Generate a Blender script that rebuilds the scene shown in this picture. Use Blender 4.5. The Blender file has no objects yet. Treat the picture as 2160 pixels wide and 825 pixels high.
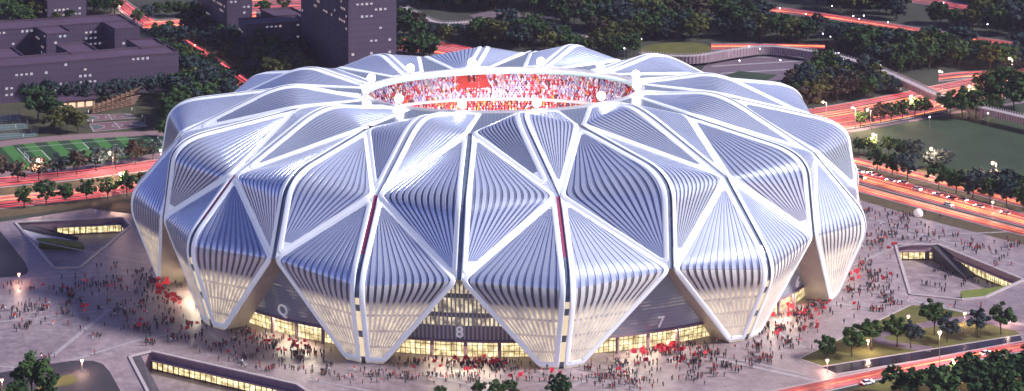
import bpy, bmesh, math, random
from mathutils import Vector, Matrix, noise
from mathutils.geometry import tessellate_polygon
R = random.Random(7)
PI = math.pi
scn = bpy.context.scene
COL = scn.collection

# ---------------------------------------------------------------- camera
H, F, Y0, CX, CY = 275.688, 4371.99, -871.13, 3.628, -846.254
cam_d = bpy.data.cameras.new('camera')
cam = bpy.data.objects.new('camera', cam_d); COL.objects.link(cam)
cam.location = (CX, CY, H); cam.rotation_euler = (PI/2, 0, 0)
cam_d.sensor_fit = 'HORIZONTAL'; cam_d.sensor_width = 36.0
cam_d.lens = F/2160*36
cam_d.shift_y = -(412.5-Y0)/2160
cam_d.clip_start = 5; cam_d.clip_end = 6000
scn.camera = cam

def gp(px, py, z=0.0):
    """surveyed point: ground position (height z) seen at photo pixel px, py"""
    d = F*(H-z)/(py-Y0)
    return Vector((CX+(px-1080)*d/F, CY+d, z))
def G(pts, z=0.0): return [gp(x, y, z) for x, y in pts]
def mpp(py): return (H/(py-Y0))          # metres per photo pixel at ground row py

# ---------------------------------------------------------------- materials
MATS = {}
def newmat(name):
    m = bpy.data.materials.new(name); m.use_nodes = True
    nt = m.node_tree; b = nt.nodes['Principled BSDF']; MATS[name] = m
    return m, nt, b
def N(nt, t, **kw):
    n = nt.nodes.new(t)
    for k, v in kw.items():
        if k in n.inputs.keys(): n.inputs[k].default_value = v
        else: setattr(n, k, v)
    return n
def ramp(nt, stops, interp='LINEAR'):
    r = nt.nodes.new('ShaderNodeValToRGB'); r.color_ramp.interpolation = interp
    e = r.color_ramp.elements
    while len(e) < len(stops): e.new(.5)
    for i, (p, c) in enumerate(stops):
        e[i].position = p; e[i].color = (*c, 1) if len(c) == 3 else c
    return r
def math_n(nt, op, a, b=None, clamp=False):
    n = nt.nodes.new('ShaderNodeMath'); n.operation = op; n.use_clamp = clamp
    for i, v in enumerate((a, b)):
        if v is None: continue
        if isinstance(v, (int, float)): n.inputs[i].default_value = v
        else: nt.links.new(v, n.inputs[i])
    return n.outputs[0]
def mixc(nt, fac, a, b, blend='MIX'):
    n = nt.nodes.new('ShaderNodeMix'); n.data_type = 'RGBA'; n.blend_type = blend
    for s, v in ((n.inputs[0], fac), (n.inputs[6], a), (n.inputs[7], b)):
        if isinstance(v, (int, float)): s.default_value = v
        elif isinstance(v, tuple): s.default_value = (*v, 1) if len(v) == 3 else v
        else: nt.links.new(v, s)
    return n.outputs[2]
def plain(name, col, rough=.6, metal=0., emit=None, es=0., var=0., scale=.3, spec=.5):
    m, nt, b = newmat(name)
    b.inputs['Base Color'].default_value = (*col, 1); b.inputs['Roughness'].default_value = rough
    b.inputs['Metallic'].default_value = metal; b.inputs['Specular IOR Level'].default_value = spec
    if emit:
        b.inputs['Emission Color'].default_value = (*emit, 1); b.inputs['Emission Strength'].default_value = es
    if var:
        tc = N(nt, 'ShaderNodeNewGeometry'); nz = N(nt, 'ShaderNodeTexNoise', Scale=scale, Detail=6., Roughness=.65)
        nt.links.new(tc.outputs['Position'], nz.inputs['Vector'])
        r = ramp(nt, [(.3, tuple(c*(1-var) for c in col)), (.7, tuple(min(1, c*(1+var)) for c in col))])
        nt.links.new(nz.outputs['Fac'], r.inputs['Fac']); nt.links.new(r.outputs['Color'], b.inputs['Base Color'])
    return m

M_white = plain('glowing_white_metal', (.88, .9, .95), .3, .1, (.84, .91, 1), .075, var=.04, scale=.08)  # faint emission added so the metal ribs and end plates look lit
M_fin = plain('fin_metal', (.77, .82, .93), .22, .6, var=.05, scale=.1)
# perforated, louvred gap between the fins: UV.x = louvre coordinate, UV.y = distance along the fin (0.5 at the fold)
def louvre(name, dark, light, openness):
    m, nt, b = newmat(name)
    uv = N(nt, 'ShaderNodeUVMap'); sp = N(nt, 'ShaderNodeSeparateXYZ'); nt.links.new(uv.outputs[0], sp.inputs[0])
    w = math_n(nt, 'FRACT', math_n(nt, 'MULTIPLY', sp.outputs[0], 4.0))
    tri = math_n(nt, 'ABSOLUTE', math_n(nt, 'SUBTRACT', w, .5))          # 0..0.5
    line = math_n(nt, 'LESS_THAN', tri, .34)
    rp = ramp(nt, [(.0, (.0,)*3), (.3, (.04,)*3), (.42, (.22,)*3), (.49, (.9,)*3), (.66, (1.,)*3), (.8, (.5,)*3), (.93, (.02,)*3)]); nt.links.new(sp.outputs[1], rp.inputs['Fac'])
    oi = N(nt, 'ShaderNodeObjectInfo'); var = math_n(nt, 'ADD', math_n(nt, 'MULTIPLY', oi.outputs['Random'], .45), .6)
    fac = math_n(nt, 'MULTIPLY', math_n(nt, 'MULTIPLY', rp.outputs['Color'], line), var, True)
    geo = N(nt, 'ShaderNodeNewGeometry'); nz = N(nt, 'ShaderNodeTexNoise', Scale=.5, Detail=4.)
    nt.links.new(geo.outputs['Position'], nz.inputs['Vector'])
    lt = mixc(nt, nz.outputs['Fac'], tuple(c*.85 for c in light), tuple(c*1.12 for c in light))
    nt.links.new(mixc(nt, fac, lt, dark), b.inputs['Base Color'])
    b.inputs['Roughness'].default_value = .34; b.inputs['Metallic'].default_value = .65
    return m
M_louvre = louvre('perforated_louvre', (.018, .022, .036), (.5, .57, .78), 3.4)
# back-lit perforated screen under the equator
def backlit(name, base, strength, finlike):
    m, nt, b = newmat(name)
    uv = N(nt, 'ShaderNodeUVMap'); sp = N(nt, 'ShaderNodeSeparateXYZ'); nt.links.new(uv.outputs[0], sp.inputs[0])
    geo = N(nt, 'ShaderNodeNewGeometry'); gs = N(nt, 'ShaderNodeSeparateXYZ'); nt.links.new(geo.outputs['Position'], gs.inputs[0])
    z = gs.outputs[2]
    # floors behind the screen: lit storeys with dark slab lines
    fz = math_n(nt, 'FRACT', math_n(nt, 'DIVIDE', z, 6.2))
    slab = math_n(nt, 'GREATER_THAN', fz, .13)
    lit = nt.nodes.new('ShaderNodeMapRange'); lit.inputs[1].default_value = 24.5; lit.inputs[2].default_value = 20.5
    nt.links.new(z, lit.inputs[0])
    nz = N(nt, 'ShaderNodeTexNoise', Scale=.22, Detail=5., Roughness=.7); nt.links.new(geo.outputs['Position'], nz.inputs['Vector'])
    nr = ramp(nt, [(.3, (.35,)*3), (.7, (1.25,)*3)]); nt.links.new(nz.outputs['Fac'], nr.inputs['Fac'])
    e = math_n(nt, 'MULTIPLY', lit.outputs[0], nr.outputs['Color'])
    if not finlike:
        e = math_n(nt, 'MULTIPLY', e, math_n(nt, 'ADD', math_n(nt, 'MULTIPLY', slab, .75), .25))
        w = math_n(nt, 'FRACT', math_n(nt, 'MULTIPLY', sp.outputs[0], 4.0))
        line = math_n(nt, 'GREATER_THAN', w, .3)
        e = math_n(nt, 'MULTIPLY', e, math_n(nt, 'ADD', math_n(nt, 'MULTIPLY', line, .45), .55))
        un = math_n(nt, 'SUBTRACT', 1.0, lit.outputs[0])
        dk = math_n(nt, 'MULTIPLY', un, line)
        nt.links.new(mixc(nt, dk, base, (.03, .03, .04)), b.inputs['Base Color'])
    else:
        b.inputs['Base Color'].default_value = (*base, 1)
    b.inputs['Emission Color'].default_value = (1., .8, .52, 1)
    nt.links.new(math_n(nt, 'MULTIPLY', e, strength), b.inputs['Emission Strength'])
    b.inputs['Roughness'].default_value = .38; b.inputs['Metallic'].default_value = .2
    return m
M_lit_gap = backlit('backlit_screen', (.5, .48, .46), .38, False)
M_lit_fin = backlit('backlit_fin', (.74, .73, .74), .12, True)  # interior light on the fins put in as weak warm emission
M_groove = plain('groove_glass', (.2, .25, .33), .2, .3, var=.3, scale=.2)
M_groove_red = plain('groove_red', (.3, .07, .14), .35, 0, (.8, .04, .16), .02)
M_groove_lit = plain('groove_lit', (.5, .45, .35), .4, 0, (1, .8, .5), .3)
M_darkbar = plain('dark_bar', (.04, .045, .06), .4)
M_soffit = plain('petal_soffit', (.6, .54, .45), .5, .1, var=.12, scale=.15)
M_roofglass, nt, b = newmat('roof_glass')
geo = N(nt, 'ShaderNodeNewGeometry'); br = N(nt, 'ShaderNodeTexBrick', Scale=.35)
br.offset = 0; br.inputs['Color1'].default_value = (.16, .19, .24, 1); br.inputs['Color2'].default_value = (.2, .23, .28, 1)
br.inputs['Mortar'].default_value = (.34, .37, .42, 1); br.inputs['Mortar Size'].default_value = .03
nt.links.new(geo.outputs['Position'], br.inputs['Vector']); nt.links.new(br.outputs['Color'], b.inputs['Base Color'])
b.inputs['Roughness'].default_value = .25; b.inputs['Metallic'].default_value = .3
# slate glass facade with faint warm windows; UV = metres along, metres up
M_slate, nt, b = newmat('slate_facade')
uv = N(nt, 'ShaderNodeUVMap'); sp = N(nt, 'ShaderNodeSeparateXYZ'); nt.links.new(uv.outputs[0], sp.inputs[0])
fx = math_n(nt, 'FRACT', math_n(nt, 'DIVIDE', sp.outputs[0], 1.1)); fy = math_n(nt, 'FRACT', math_n(nt, 'DIVIDE', sp.outputs[1], 1.25))
fl = math_n(nt, 'FRACT', math_n(nt, 'DIVIDE', sp.outputs[1], 6.4))
dash = math_n(nt, 'MULTIPLY', math_n(nt, 'GREATER_THAN', fx, .35), math_n(nt, 'LESS_THAN', fy, .35))
dash = math_n(nt, 'MULTIPLY', dash, math_n(nt, 'GREATER_THAN', fl, .35))
nz = N(nt, 'ShaderNodeTexNoise', Scale=.16, Detail=3.); nt.links.new(uv.outputs[0], nz.inputs['Vector'])
on = ramp(nt, [(.5, (0, 0, 0)), (.6, (1, 1, 1))]); nt.links.new(nz.outputs['Fac'], on.inputs['Fac'])
e = math_n(nt, 'MULTIPLY', dash, on.outputs['Color'])
pan = math_n(nt, 'LESS_THAN', fy, .1)
nt.links.new(mixc(nt, pan, (.32, .37, .44), (.42, .46, .53)), b.inputs['Base Color'])
b.inputs['Emission Color'].default_value = (1, .85, .6, 1); nt.links.new(math_n(nt, 'MULTIPLY', e, .12), b.inputs['Emission Strength'])
b.inputs['Roughness'].default_value = .3; b.inputs['Metallic'].default_value = .2
# vertical-louvre facade of the main entrance: lit floors behind
M_slat, nt, b = newmat('slatted_facade')
uv = N(nt, 'ShaderNodeUVMap'); sp = N(nt, 'ShaderNodeSeparateXYZ'); nt.links.new(uv.outputs[0], sp.inputs[0])
fx = math_n(nt, 'FRACT', math_n(nt, 'DIVIDE', sp.outputs[0], 1.5)); bar = math_n(nt, 'LESS_THAN', fx, .4)
fl = math_n(nt, 'FRACT', math_n(nt, 'DIVIDE', math_n(nt, 'SUBTRACT', sp.outputs[1], 1.5), 7.2))
floor = math_n(nt, 'MULTIPLY', math_n(nt, 'GREATER_THAN', fl, .12), math_n(nt, 'LESS_THAN', fl, .88))
up = math_n(nt, 'GREATER_THAN', sp.outputs[1], 12.)
nz = N(nt, 'ShaderNodeTexNoise', Scale=.35, Detail=4.); nt.links.new(uv.outputs[0], nz.inputs['Vector'])
on = ramp(nt, [(.4, (.1,)*3), (.62, (1, 1, 1))]); nt.links.new(nz.outputs['Fac'], on.inputs['Fac'])
e = math_n(nt, 'MULTIPLY', math_n(nt, 'MULTIPLY', floor, up), math_n(nt, 'SUBTRACT', 1., bar))
e = math_n(nt, 'MULTIPLY', e, on.outputs['Color'])
nt.links.new(mixc(nt, bar, (.2, .21, .22), (.5, .52, .57)), b.inputs['Base Color'])
b.inputs['Emission Color'].default_value = (1, .84, .52, 1); nt.links.new(math_n(nt, 'MULTIPLY', e, .4), b.inputs['Emission Strength'])
b.inputs['Roughness'].default_value = .4; b.inputs['Metallic'].default_value = .2
# lit lobby glazing with mullion grid
def lobby(name, col, strength, dx, dy):
    m, nt, b = newmat(name)
    uv = N(nt, 'ShaderNodeUVMap'); sp = N(nt, 'ShaderNodeSeparateXYZ'); nt.links.new(uv.outputs[0], sp.inputs[0])
    fx = math_n(nt, 'FRACT', math_n(nt, 'DIVIDE', sp.outputs[0], dx)); fy = math_n(nt, 'FRACT', math_n(nt, 'DIVIDE', sp.outputs[1], dy))
    g = math_n(nt, 'MULTIPLY', math_n(nt, 'GREATER_THAN', fx, .13), math_n(nt, 'GREATER_THAN', fy, .1))
    nz = N(nt, 'ShaderNodeTexNoise', Scale=.28, Detail=5., Roughness=.7); nt.links.new(uv.outputs[0], nz.inputs['Vector'])
    nr = ramp(nt, [(.34, (.12,)*3), (.5, (.55,)*3), (.7, (1.6,)*3)]); nt.links.new(nz.outputs['Fac'], nr.inputs['Fac'])
    nt.links.new(math_n(nt, 'MULTIPLY', math_n(nt, 'MULTIPLY', g, nr.outputs['Color']), strength), b.inputs['Emission Strength'])
    cr = ramp(nt, [(.35, (col[0], col[1]*.85, col[2]*.6)), (.65, col)]); nt.links.new(nz.outputs['Fac'], cr.inputs['Fac'])
    nt.links.new(cr.outputs['Color'], b.inputs['Emission Color'])
    b.inputs['Base Color'].default_value = (.12, .11, .09, 1); b.inputs['Roughness'].default_value = .25
    return m
M_lobby = lobby('lit_lobby_glass', (1., .85, .5), .8, 1.9, 2.1)
M_courtglass = lobby('lit_court_glass', (1., .87, .5), .75, 2.4, 9.)
M_concrete = plain('concrete', (.3, .27, .27), .75, var=.15, scale=.2)
M_fascia = plain('mauve_fascia', (.3, .2, .235), .7, var=.2, scale=.3)
M_stair = plain('dark_steps', (.06, .05, .065), .7, var=.3, scale=.8)
M_coping = plain('pale_coping', (.42, .36, .37), .6, var=.1)
M_mound = plain('mound_grass', (.15, .18, .025), .9, var=.3, scale=.5)
M_ramp = plain('pale_ramp', (.5, .48, .56), .7)
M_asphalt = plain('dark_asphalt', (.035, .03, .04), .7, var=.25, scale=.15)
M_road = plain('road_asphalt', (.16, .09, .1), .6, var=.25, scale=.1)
M_verge = plain('verge_earth', (.085, .06, .03), .9, var=.35, scale=.25)
M_lawn = plain('lawn_grass', (.018, .038, .016), .95, var=.35, scale=.05)
M_garden = plain('garden_grass', (.095, .09, .018), .95, var=.3, scale=.12)
M_earth = plain('park_ground', (.03, .034, .025), .95, var=.45, scale=.03)
M_track = plain('running_track', (.22, .14, .15), .8, var=.12, scale=.1)
M_path = plain('path_paving', (.14, .1, .13), .7, var=.2, scale=.1)
M_court = plain('court_mauve', (.16, .085, .1), .7, var=.1, scale=.1)
M_courtg = plain('court_green', (.07, .12, .11), .7, var=.12, scale=.1)
M_line = plain('white_marking', (.55, .55, .55), .7)
M_water = plain('canal_water', (.03, .022, .03), .18, spec=.25)
M_pole = plain('pole_metal', (.3, .28, .3), .4, .5)
M_flag = plain('red_cloth', (.6, .035, .06), .8, var=.2, scale=1.)
M_glow = plain('warm_globe', (1, .9, .8), .5, 0, (1, .5, .3), 1.15)
M_glow_w = plain('white_globe', (1, 1, 1), .5, 0, (.85, .85, 1), 6.)
M_flood = plain('flood_lens', (1, 1, 1), .3, 0, (1, .95, 1), 6.)
M_dome = plain('pale_dome', (.8, .68, .66), .5, 0, (1, .8, .76), .1)
M_trunk = plain('bark', (.05, .035, .028), .9, var=.3, scale=2.)
M_bldg = plain('building_render', (.062, .042, .08), .6, var=.15, scale=.04)
nt = M_bldg.node_tree; b = nt.nodes['Principled BSDF']; old = b.inputs['Base Color'].links[0].from_socket
geo = N(nt, 'ShaderNodeNewGeometry'); sp = N(nt, 'ShaderNodeSeparateXYZ'); nt.links.new(geo.outputs['Position'], sp.inputs[0])
fz = math_n(nt, 'FRACT', math_n(nt, 'DIVIDE', sp.outputs[2], 3.4)); fx = math_n(nt, 'FRACT', math_n(nt, 'DIVIDE', math_n(nt, 'ADD', sp.outputs[0], math_n(nt, 'MULTIPLY', sp.outputs[1], .7)), 2.6))
pane = math_n(nt, 'MULTIPLY', math_n(nt, 'MULTIPLY', math_n(nt, 'GREATER_THAN', fz, .3), math_n(nt, 'LESS_THAN', fz, .75)), math_n(nt, 'GREATER_THAN', fx, .45))
nt.links.new(mixc(nt, math_n(nt, 'MULTIPLY', pane, .45), old, (.03, .025, .05)), b.inputs['Base Color'])
M_roof = plain('building_roof', (.075, .042, .075), .7, var=.2, scale=.05)
M_win = plain('lit_window', (.3, .3, .3), .3, 0, (1, .72, .62), .14)
M_win2 = plain('cool_window', (.3, .3, .3), .3, 0, (.8, .75, 1), .1)
M_ring = plain('ring_white', (.42, .42, .45), .4, .1)
M_ringblue = plain('ring_edge', (.3, .45, .5), .3, .3)
M_seat = plain('stand_red', (.4, .1, .1), .8, var=.4, scale=.3)
M_balcony = plain('balcony_white', (.5, .47, .48), .5)
M_pitch = plain('pitch_turf', (.05, .14, .03), .9, var=.2, scale=.1)
def trail_mat(name, col, s):  # glow of passing cars' light trails, no lane lamps on the road
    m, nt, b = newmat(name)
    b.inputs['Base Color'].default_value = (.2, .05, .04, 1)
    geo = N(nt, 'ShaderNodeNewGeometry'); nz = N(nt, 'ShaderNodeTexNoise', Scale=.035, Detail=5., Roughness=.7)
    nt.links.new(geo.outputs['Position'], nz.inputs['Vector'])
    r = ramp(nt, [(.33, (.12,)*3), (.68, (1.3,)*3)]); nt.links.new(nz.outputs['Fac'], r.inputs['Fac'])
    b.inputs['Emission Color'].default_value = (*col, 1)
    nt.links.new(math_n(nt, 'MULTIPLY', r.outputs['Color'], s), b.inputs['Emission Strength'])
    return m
M_st_red = trail_mat('red_trail', (1, .1, .1), .58)
M_st_pink = trail_mat('pink_trail', (1, .2, .24), .5)
M_st_org = trail_mat('orange_trail', (1, .25, .1), 1.6)

# plaza paving: mottled mauve-grey stone, slab joints
M_plaza, nt, b = newmat('plaza_paving')
geo = N(nt, 'ShaderNodeNewGeometry')
n1 = N(nt, 'ShaderNodeTexNoise', Scale=.018, Detail=6., Roughness=.6); n2 = N(nt, 'ShaderNodeTexNoise', Scale=.25, Detail=5., Roughness=.75)
n3 = N(nt, 'ShaderNodeTexVoronoi', Scale=.06); n3.feature = 'F1'
for n in (n1, n2, n3): nt.links.new(geo.outputs['Position'], n.inputs['Vector'])
r1 = ramp(nt, [(.3, (.22, .165, .18)), (.7, (.37, .29, .305))]); nt.links.new(n1.outputs['Fac'], r1.inputs['Fac'])
r2 = ramp(nt, [(.28, (.55,)*3), (.72, (1.4,)*3)]); nt.links.new(n2.outputs['Fac'], r2.inputs['Fac'])
r3 = ramp(nt, [(0, (.9,)*3), (1, (1.1,)*3)]); nt.links.new(n3.outputs['Color'], r3.inputs['Fac'])
c = mixc(nt, 1., r1.outputs['Color'], r2.outputs['Color'], 'MULTIPLY'); c = mixc(nt, 1., c, r3.outputs['Color'], 'MULTIPLY')
br = N(nt, 'ShaderNodeTexBrick', Scale=.16); br.inputs['Color1'].default_value = (1, 1, 1, 1); br.inputs['Color2'].default_value = (.9, .9, .9, 1)
br.inputs['Mortar'].default_value = (.72, .72, .72, 1); br.inputs['Mortar Size'].default_value = .02
mp = N(nt, 'ShaderNodeMapping'); mp.inputs['Rotation'].default_value = (0, 0, .5); nt.links.new(geo.outputs['Position'], mp.inputs['Vector'])
nt.links.new(mp.outputs[0], br.inputs['Vector'])
nt.links.new(mixc(nt, 1., c, br.outputs['Color'], 'MULTIPLY'), b.inputs['Base Color'])
rr = ramp(nt, [(.3, (.35,)*3), (.7, (.6,)*3)]); nt.links.new(n2.outputs['Fac'], rr.inputs['Fac']); nt.links.new(rr.outputs['Color'], b.inputs['Roughness'])
M_band = plain('paving_band', (.34, .3, .32), .55, var=.18, scale=.3)

# football turf with mowing stripes
M_turf, nt, b = newmat('striped_turf')
uv = N(nt, 'ShaderNodeUVMap'); sp = N(nt, 'ShaderNodeSeparateXYZ'); nt.links.new(uv.outputs[0], sp.inputs[0])
st = math_n(nt, 'GREATER_THAN', math_n(nt, 'FRACT', math_n(nt, 'DIVIDE', sp.outputs[0], 11.)), .5)
geo = N(nt, 'ShaderNodeNewGeometry'); nz = N(nt, 'ShaderNodeTexNoise', Scale=.3, Detail=5.); nt.links.new(geo.outputs['Position'], nz.inputs['Vector'])
g1 = mixc(nt, nz.outputs['Fac'], (.03, .12, .02), (.05, .17, .03)); g2 = mixc(nt, nz.outputs['Fac'], (.006, .032, .01), (.012, .05, .014))
nt.links.new(mixc(nt, st, g1, g2), b.inputs['Base Color']); b.inputs['Roughness'].default_value = .95

# foliage
def foliage(name, a, c):
    m, nt, b = newmat(name)
    oi = N(nt, 'ShaderNodeObjectInfo'); geo = N(nt, 'ShaderNodeNewGeometry')
    f = math_n(nt, 'ADD', math_n(nt, 'MULTIPLY', oi.outputs['Random'], .6), math_n(nt, 'MULTIPLY', geo.outputs['Random Per Island'], .4))
    nt.links.new(mixc(nt, f, a, c), b.inputs['Base Color']); b.inputs['Roughness'].default_value = .8
    b.inputs['Specular IOR Level'].default_value = .15
    return m
FOL = {'green': foliage('green_foliage', (.014, .04, .015), (.05, .09, .025)),
       'olive': foliage('olive_foliage', (.045, .055, .016), (.09, .095, .026)),
       'blue': foliage('dusky_foliage', (.016, .032, .036), (.045, .066, .068)),
       'rust': foliage('rusty_foliage', (.03, .026, .022), (.06, .045, .034))}

# ---------------------------------------------------------------- mesh helpers
class MB:
    """collects faces with material slots and UVs, then links ONE mesh object"""
    def __init__(s): s.v = []; s.f = []; s.m = []; s.uv = []; s.sm = []
    def face(s, pts, mi=0, uv=None, sm=False):
        i = len(s.v); s.v += [tuple(p) for p in pts]; s.f.append(tuple(range(i, i+len(pts)))); s.m.append(mi)
        s.uv.append(uv); s.sm.append(sm)
    def grid(s, rows, mi=0, uvs=None, sm=True, closed=False, mfun=None):
        n = len(rows[0]); base = len(s.v)
        for r in rows: s.v += [tuple(p) for p in r]
        for j in range(len(rows)-1):
            for i in range(n if closed else n-1):
                k = (i+1) % n
                s.f.append((base+j*n+i, base+j*n+k, base+(j+1)*n+k, base+(j+1)*n+i))
                s.m.append(mfun(j, i) if mfun else mi); s.sm.append(sm)
                s.uv.append([uvs[j][i], uvs[j][k], uvs[j+1][k], uvs[j+1][i]] if uvs else None)
    def box(s, c, sx, sy, sz, rz=0., mi=0, taper=1.):
        """box standing on c (centre of its base)"""
        c = Vector(c); m = Matrix.Rotation(rz, 3, 'Z')
        lo = [c+m@Vector((x*sx/2, y*sy/2, 0)) for x, y in ((-1, -1), (1, -1), (1, 1), (-1, 1))]
        hi = [c+m@Vector((x*sx/2*taper, y*sy/2*taper, sz)) for x, y in ((-1, -1), (1, -1), (1, 1), (-1, 1))]
        s.face(lo[::-1], mi); s.face(hi, mi)
        for i in range(4): s.face([lo[i], lo[(i+1) % 4], hi[(i+1) % 4], hi[i]], mi)
    def tube(s, a, b, r0, r1=None, n=8, mi=0, cap=True):
        a = Vector(a); b = Vector(b); r1 = r0 if r1 is None else r1
        d = (b-a).normalized(); x = d.orthogonal().normalized(); y = d.cross(x)
        A = [a+(x*math.cos(t)+y*math.sin(t))*r0 for t in [2*PI*i/n for i in range(n)]]
        B = [b+(x*math.cos(t)+y*math.sin(t))*r1 for t in [2*PI*i/n for i in range(n)]]
        s.grid([A, B], mi, closed=True)
        if cap: s.face(A[::-1], mi); s.face(B, mi)
    def ball(s, c, r, mi=0, n=8, sz=1.):
        c = Vector(c); rows = []
        for j in range(n//2+1):
            t = PI*j/(n//2); rows.append([c+Vector((r*math.sin(t)*math.cos(2*PI*i/n), r*math.sin(t)*math.sin(2*PI*i/n), -r*sz*math.cos(t))) for i in range(n)])
        s.grid(rows, mi, closed=True)
    def poly(s, loops, z=None, mi=0, uvf=None):
        ps = [[Vector(p) if z is None else Vector((p[0], p[1], z)) for p in lp] for lp in loops]
        flat = [p for lp in ps for p in lp]
        for t in tessellate_polygon(ps):
            a, b, c = (flat[i] for i in t)
            if (b-a).cross(c-a).z < 0: b, c = c, b
            s.face([a, b, c], mi, [uvf(p) for p in (a, b, c)] if uvf else None)
    def prism(s, pts, z0, z1, mside=0, mtop=1):
        n = len(pts); P = [Vector((p[0], p[1], 0)) for p in pts]
        if sum(P[i].x*P[(i+1) % n].y-P[(i+1) % n].x*P[i].y for i in range(n)) < 0: P = P[::-1]
        s.poly([[(p.x, p.y, z1) for p in P]], None, mtop)
        for i in range(n):
            a, b = P[i], P[(i+1) % n]
            s.face([(a.x, a.y, z0), (b.x, b.y, z0), (b.x, b.y, z1), (a.x, a.y, z1)], mside)
    def mesh(s, name, mats):
        me = bpy.data.meshes.new(name); me.from_pydata(s.v, [], s.f)
        for m in (mats if isinstance(mats, (list, tuple)) else [mats]): me.materials.append(m)
        me.polygons.foreach_set('material_index', s.m); me.polygons.foreach_set('use_smooth', s.sm)
        if any(u is not None for u in s.uv):
            ul = me.uv_layers.new(name='UVMap'); flat = []
            for f, u in zip(s.f, s.uv):
                for k in range(len(f)): flat += list(u[k]) if u else [0., 0.]
            ul.data.foreach_set('uv', flat)
        me.update(); return me
    def build(s, name, mats, parent=None, loc=None):
        o = bpy.data.objects.new(name, s.mesh(name, mats)); COL.objects.link(o)
        if parent: o.parent = parent
        if loc is not None: o.location = loc
        return o
def tag(o, label=None, cat=None, group=None, kind=None):
    if label: o['label'] = label
    if cat: o['category'] = cat
    if group: o['group'] = group
    if kind: o['kind'] = kind
    return o
def empty(name, loc, rz=0., sc=1.):
    o = bpy.data.objects.new(name, None); COL.objects.link(o); o.location = loc
    o.rotation_euler = (0, 0, rz); o.scale = (sc, sc, sc); o.empty_display_size = .5
    return o
def inst(name, me, parent=None, loc=None):
    o = bpy.data.objects.new(name, me); COL.objects.link(o)
    if parent: o.parent = parent
    if loc is not None: o.location = loc
    return o
def copy_tree(o, parent=None):
    c = o.copy(); COL.objects.link(c); c.parent = parent
    for ch in o.children: copy_tree(ch, c)
    return c
ORD = ['first', 'second', 'third', 'fourth', 'fifth', 'sixth', 'seventh', 'eighth', 'ninth', 'tenth', 'eleventh', 'twelfth', 'thirteenth', 'fourteenth', 'fifteenth', 'sixteenth']

# ---------------------------------------------------------------- ground
RIM_A = [(32, 470), (259, 459), (276, 476), (167, 565), (113, 566)]
RIM_B = [(1889, 517), (1959, 517), (1978, 516), (2160, 591), (2078, 628), (2028, 633), (1920, 622)]
RIM_C = [(273, 753), (320, 742), (627, 812), (672, 842), (600, 905), (352, 905)]
holes = [[tuple(p) for p in G(r)] for r in (RIM_A, RIM_B, RIM_C)]
mb = MB(); mb.poly([[(-1500, -420), (1500, -420), (2600, 3200), (-2600, 3200)]]+holes, -.06)
tag(mb.build('ground', M_earth), kind='structure')
PLAZA = [(-90, 482), (190, 440), (330, 458), (330, 400), (420, 270), (600, 205), (1080, 165), (1560, 200), (1780, 335), (1806, 416), (2250, 535), (2250, 712), (1768, 796), (1640, 828), (1400, 885), (-120, 885)]
mb = MB(); mb.poly([[tuple(p) for p in G(PLAZA)]]+holes, 0.)
tag(mb.build('plaza', M_plaza), kind='structure')
def sheet(name, px, mat, z, uvf=None, mats=None):
    mb = MB(); mb.poly([[tuple(p) for p in G(px)]], z, 0, uvf)
    return tag(mb.build(name, mat), kind='structure')
def ribbon(mb, pts, w, z, mi=0, z2=None):
    """flat band of width w metres along world points"""
    pts = [Vector((p[0], p[1], 0)) for p in pts]; L = []; Rr = []
    for i, p in enumerate(pts):
        d = (pts[min(i+1, len(pts)-1)]-pts[max(i-1, 0)]).normalized(); n = Vector((-d.y, d.x, 0))
        L.append(p+n*w/2+Vector((0, 0, z))); Rr.append(p-n*w/2+Vector((0, 0, z)))
    if z2 is None: mb.grid([Rr, L], mi, sm=False)
    else:
        U = Vector((0, 0, z2-z)); mb.grid([Rr, [p+U for p in Rr], [p+U for p in L], L], mi, sm=False)
def smooth_line(pts, n=8):
    out = []; P = [pts[0]]+list(pts)+[pts[-1]]
    for i in range(1, len(P)-2):
        for k in range(n):
            t = k/n; a, b, c, d = P[i-1:i+3]
            out.append(tuple(.5*((2*b[j])+(-a[j]+c[j])*t+(2*a[j]-5*b[j]+4*c[j]-d[j])*t*t+(-a[j]+3*b[j]-3*c[j]+d[j])*t**3) for j in range(2)))
    out.append(tuple(pts[-1][:2])); return out
# paving bands radiating over the plaza
mb = MB()
for k, (a, c2, w) in enumerate([((-40, 592), (345, 572), 1.2), ((-40, 683), (215, 655), 1.2), ((110, 752), (232, 652), 1.8), ((-20, 812), (300, 715), 1.6), ((300, 715), (440, 690), 1.4),
        ((-40, 770), (60, 778), 1.2), ((40, 610), (180, 640), 1.), ((20, 498), (330, 560), 1.), ((1180, 825), (1330, 765), 1.2), ((1480, 750), (1760, 812), 1.8), ((1230, 790), (1430, 850), 1.2),
        ((1560, 760), (1700, 790), 1.2), ((1620, 690), (1700, 735), 1.2), ((1720, 640), (1900, 650), 1.4), ((1820, 502), (2160, 488), 1.2), ((1830, 460), (2160, 560), 1.4), ((1800, 560), (1890, 520), 1.2),
        ((1780, 600), (1925, 640), 1.2), ((1930, 636), (2180, 690), 2.2), ((650, 800), (900, 850), 1.2), ((480, 720), (640, 740), 1.2), ((900, 790), (1060, 830), 1.2), ((1840, 530), (2000, 505), 1.), ((440, 700), (520, 770), 1.3)]):
    ribbon(mb, [gp(*a), gp(*c2)], w, .03+.004*k)
tag(mb.build('paving_band', M_band), kind='structure')

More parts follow.
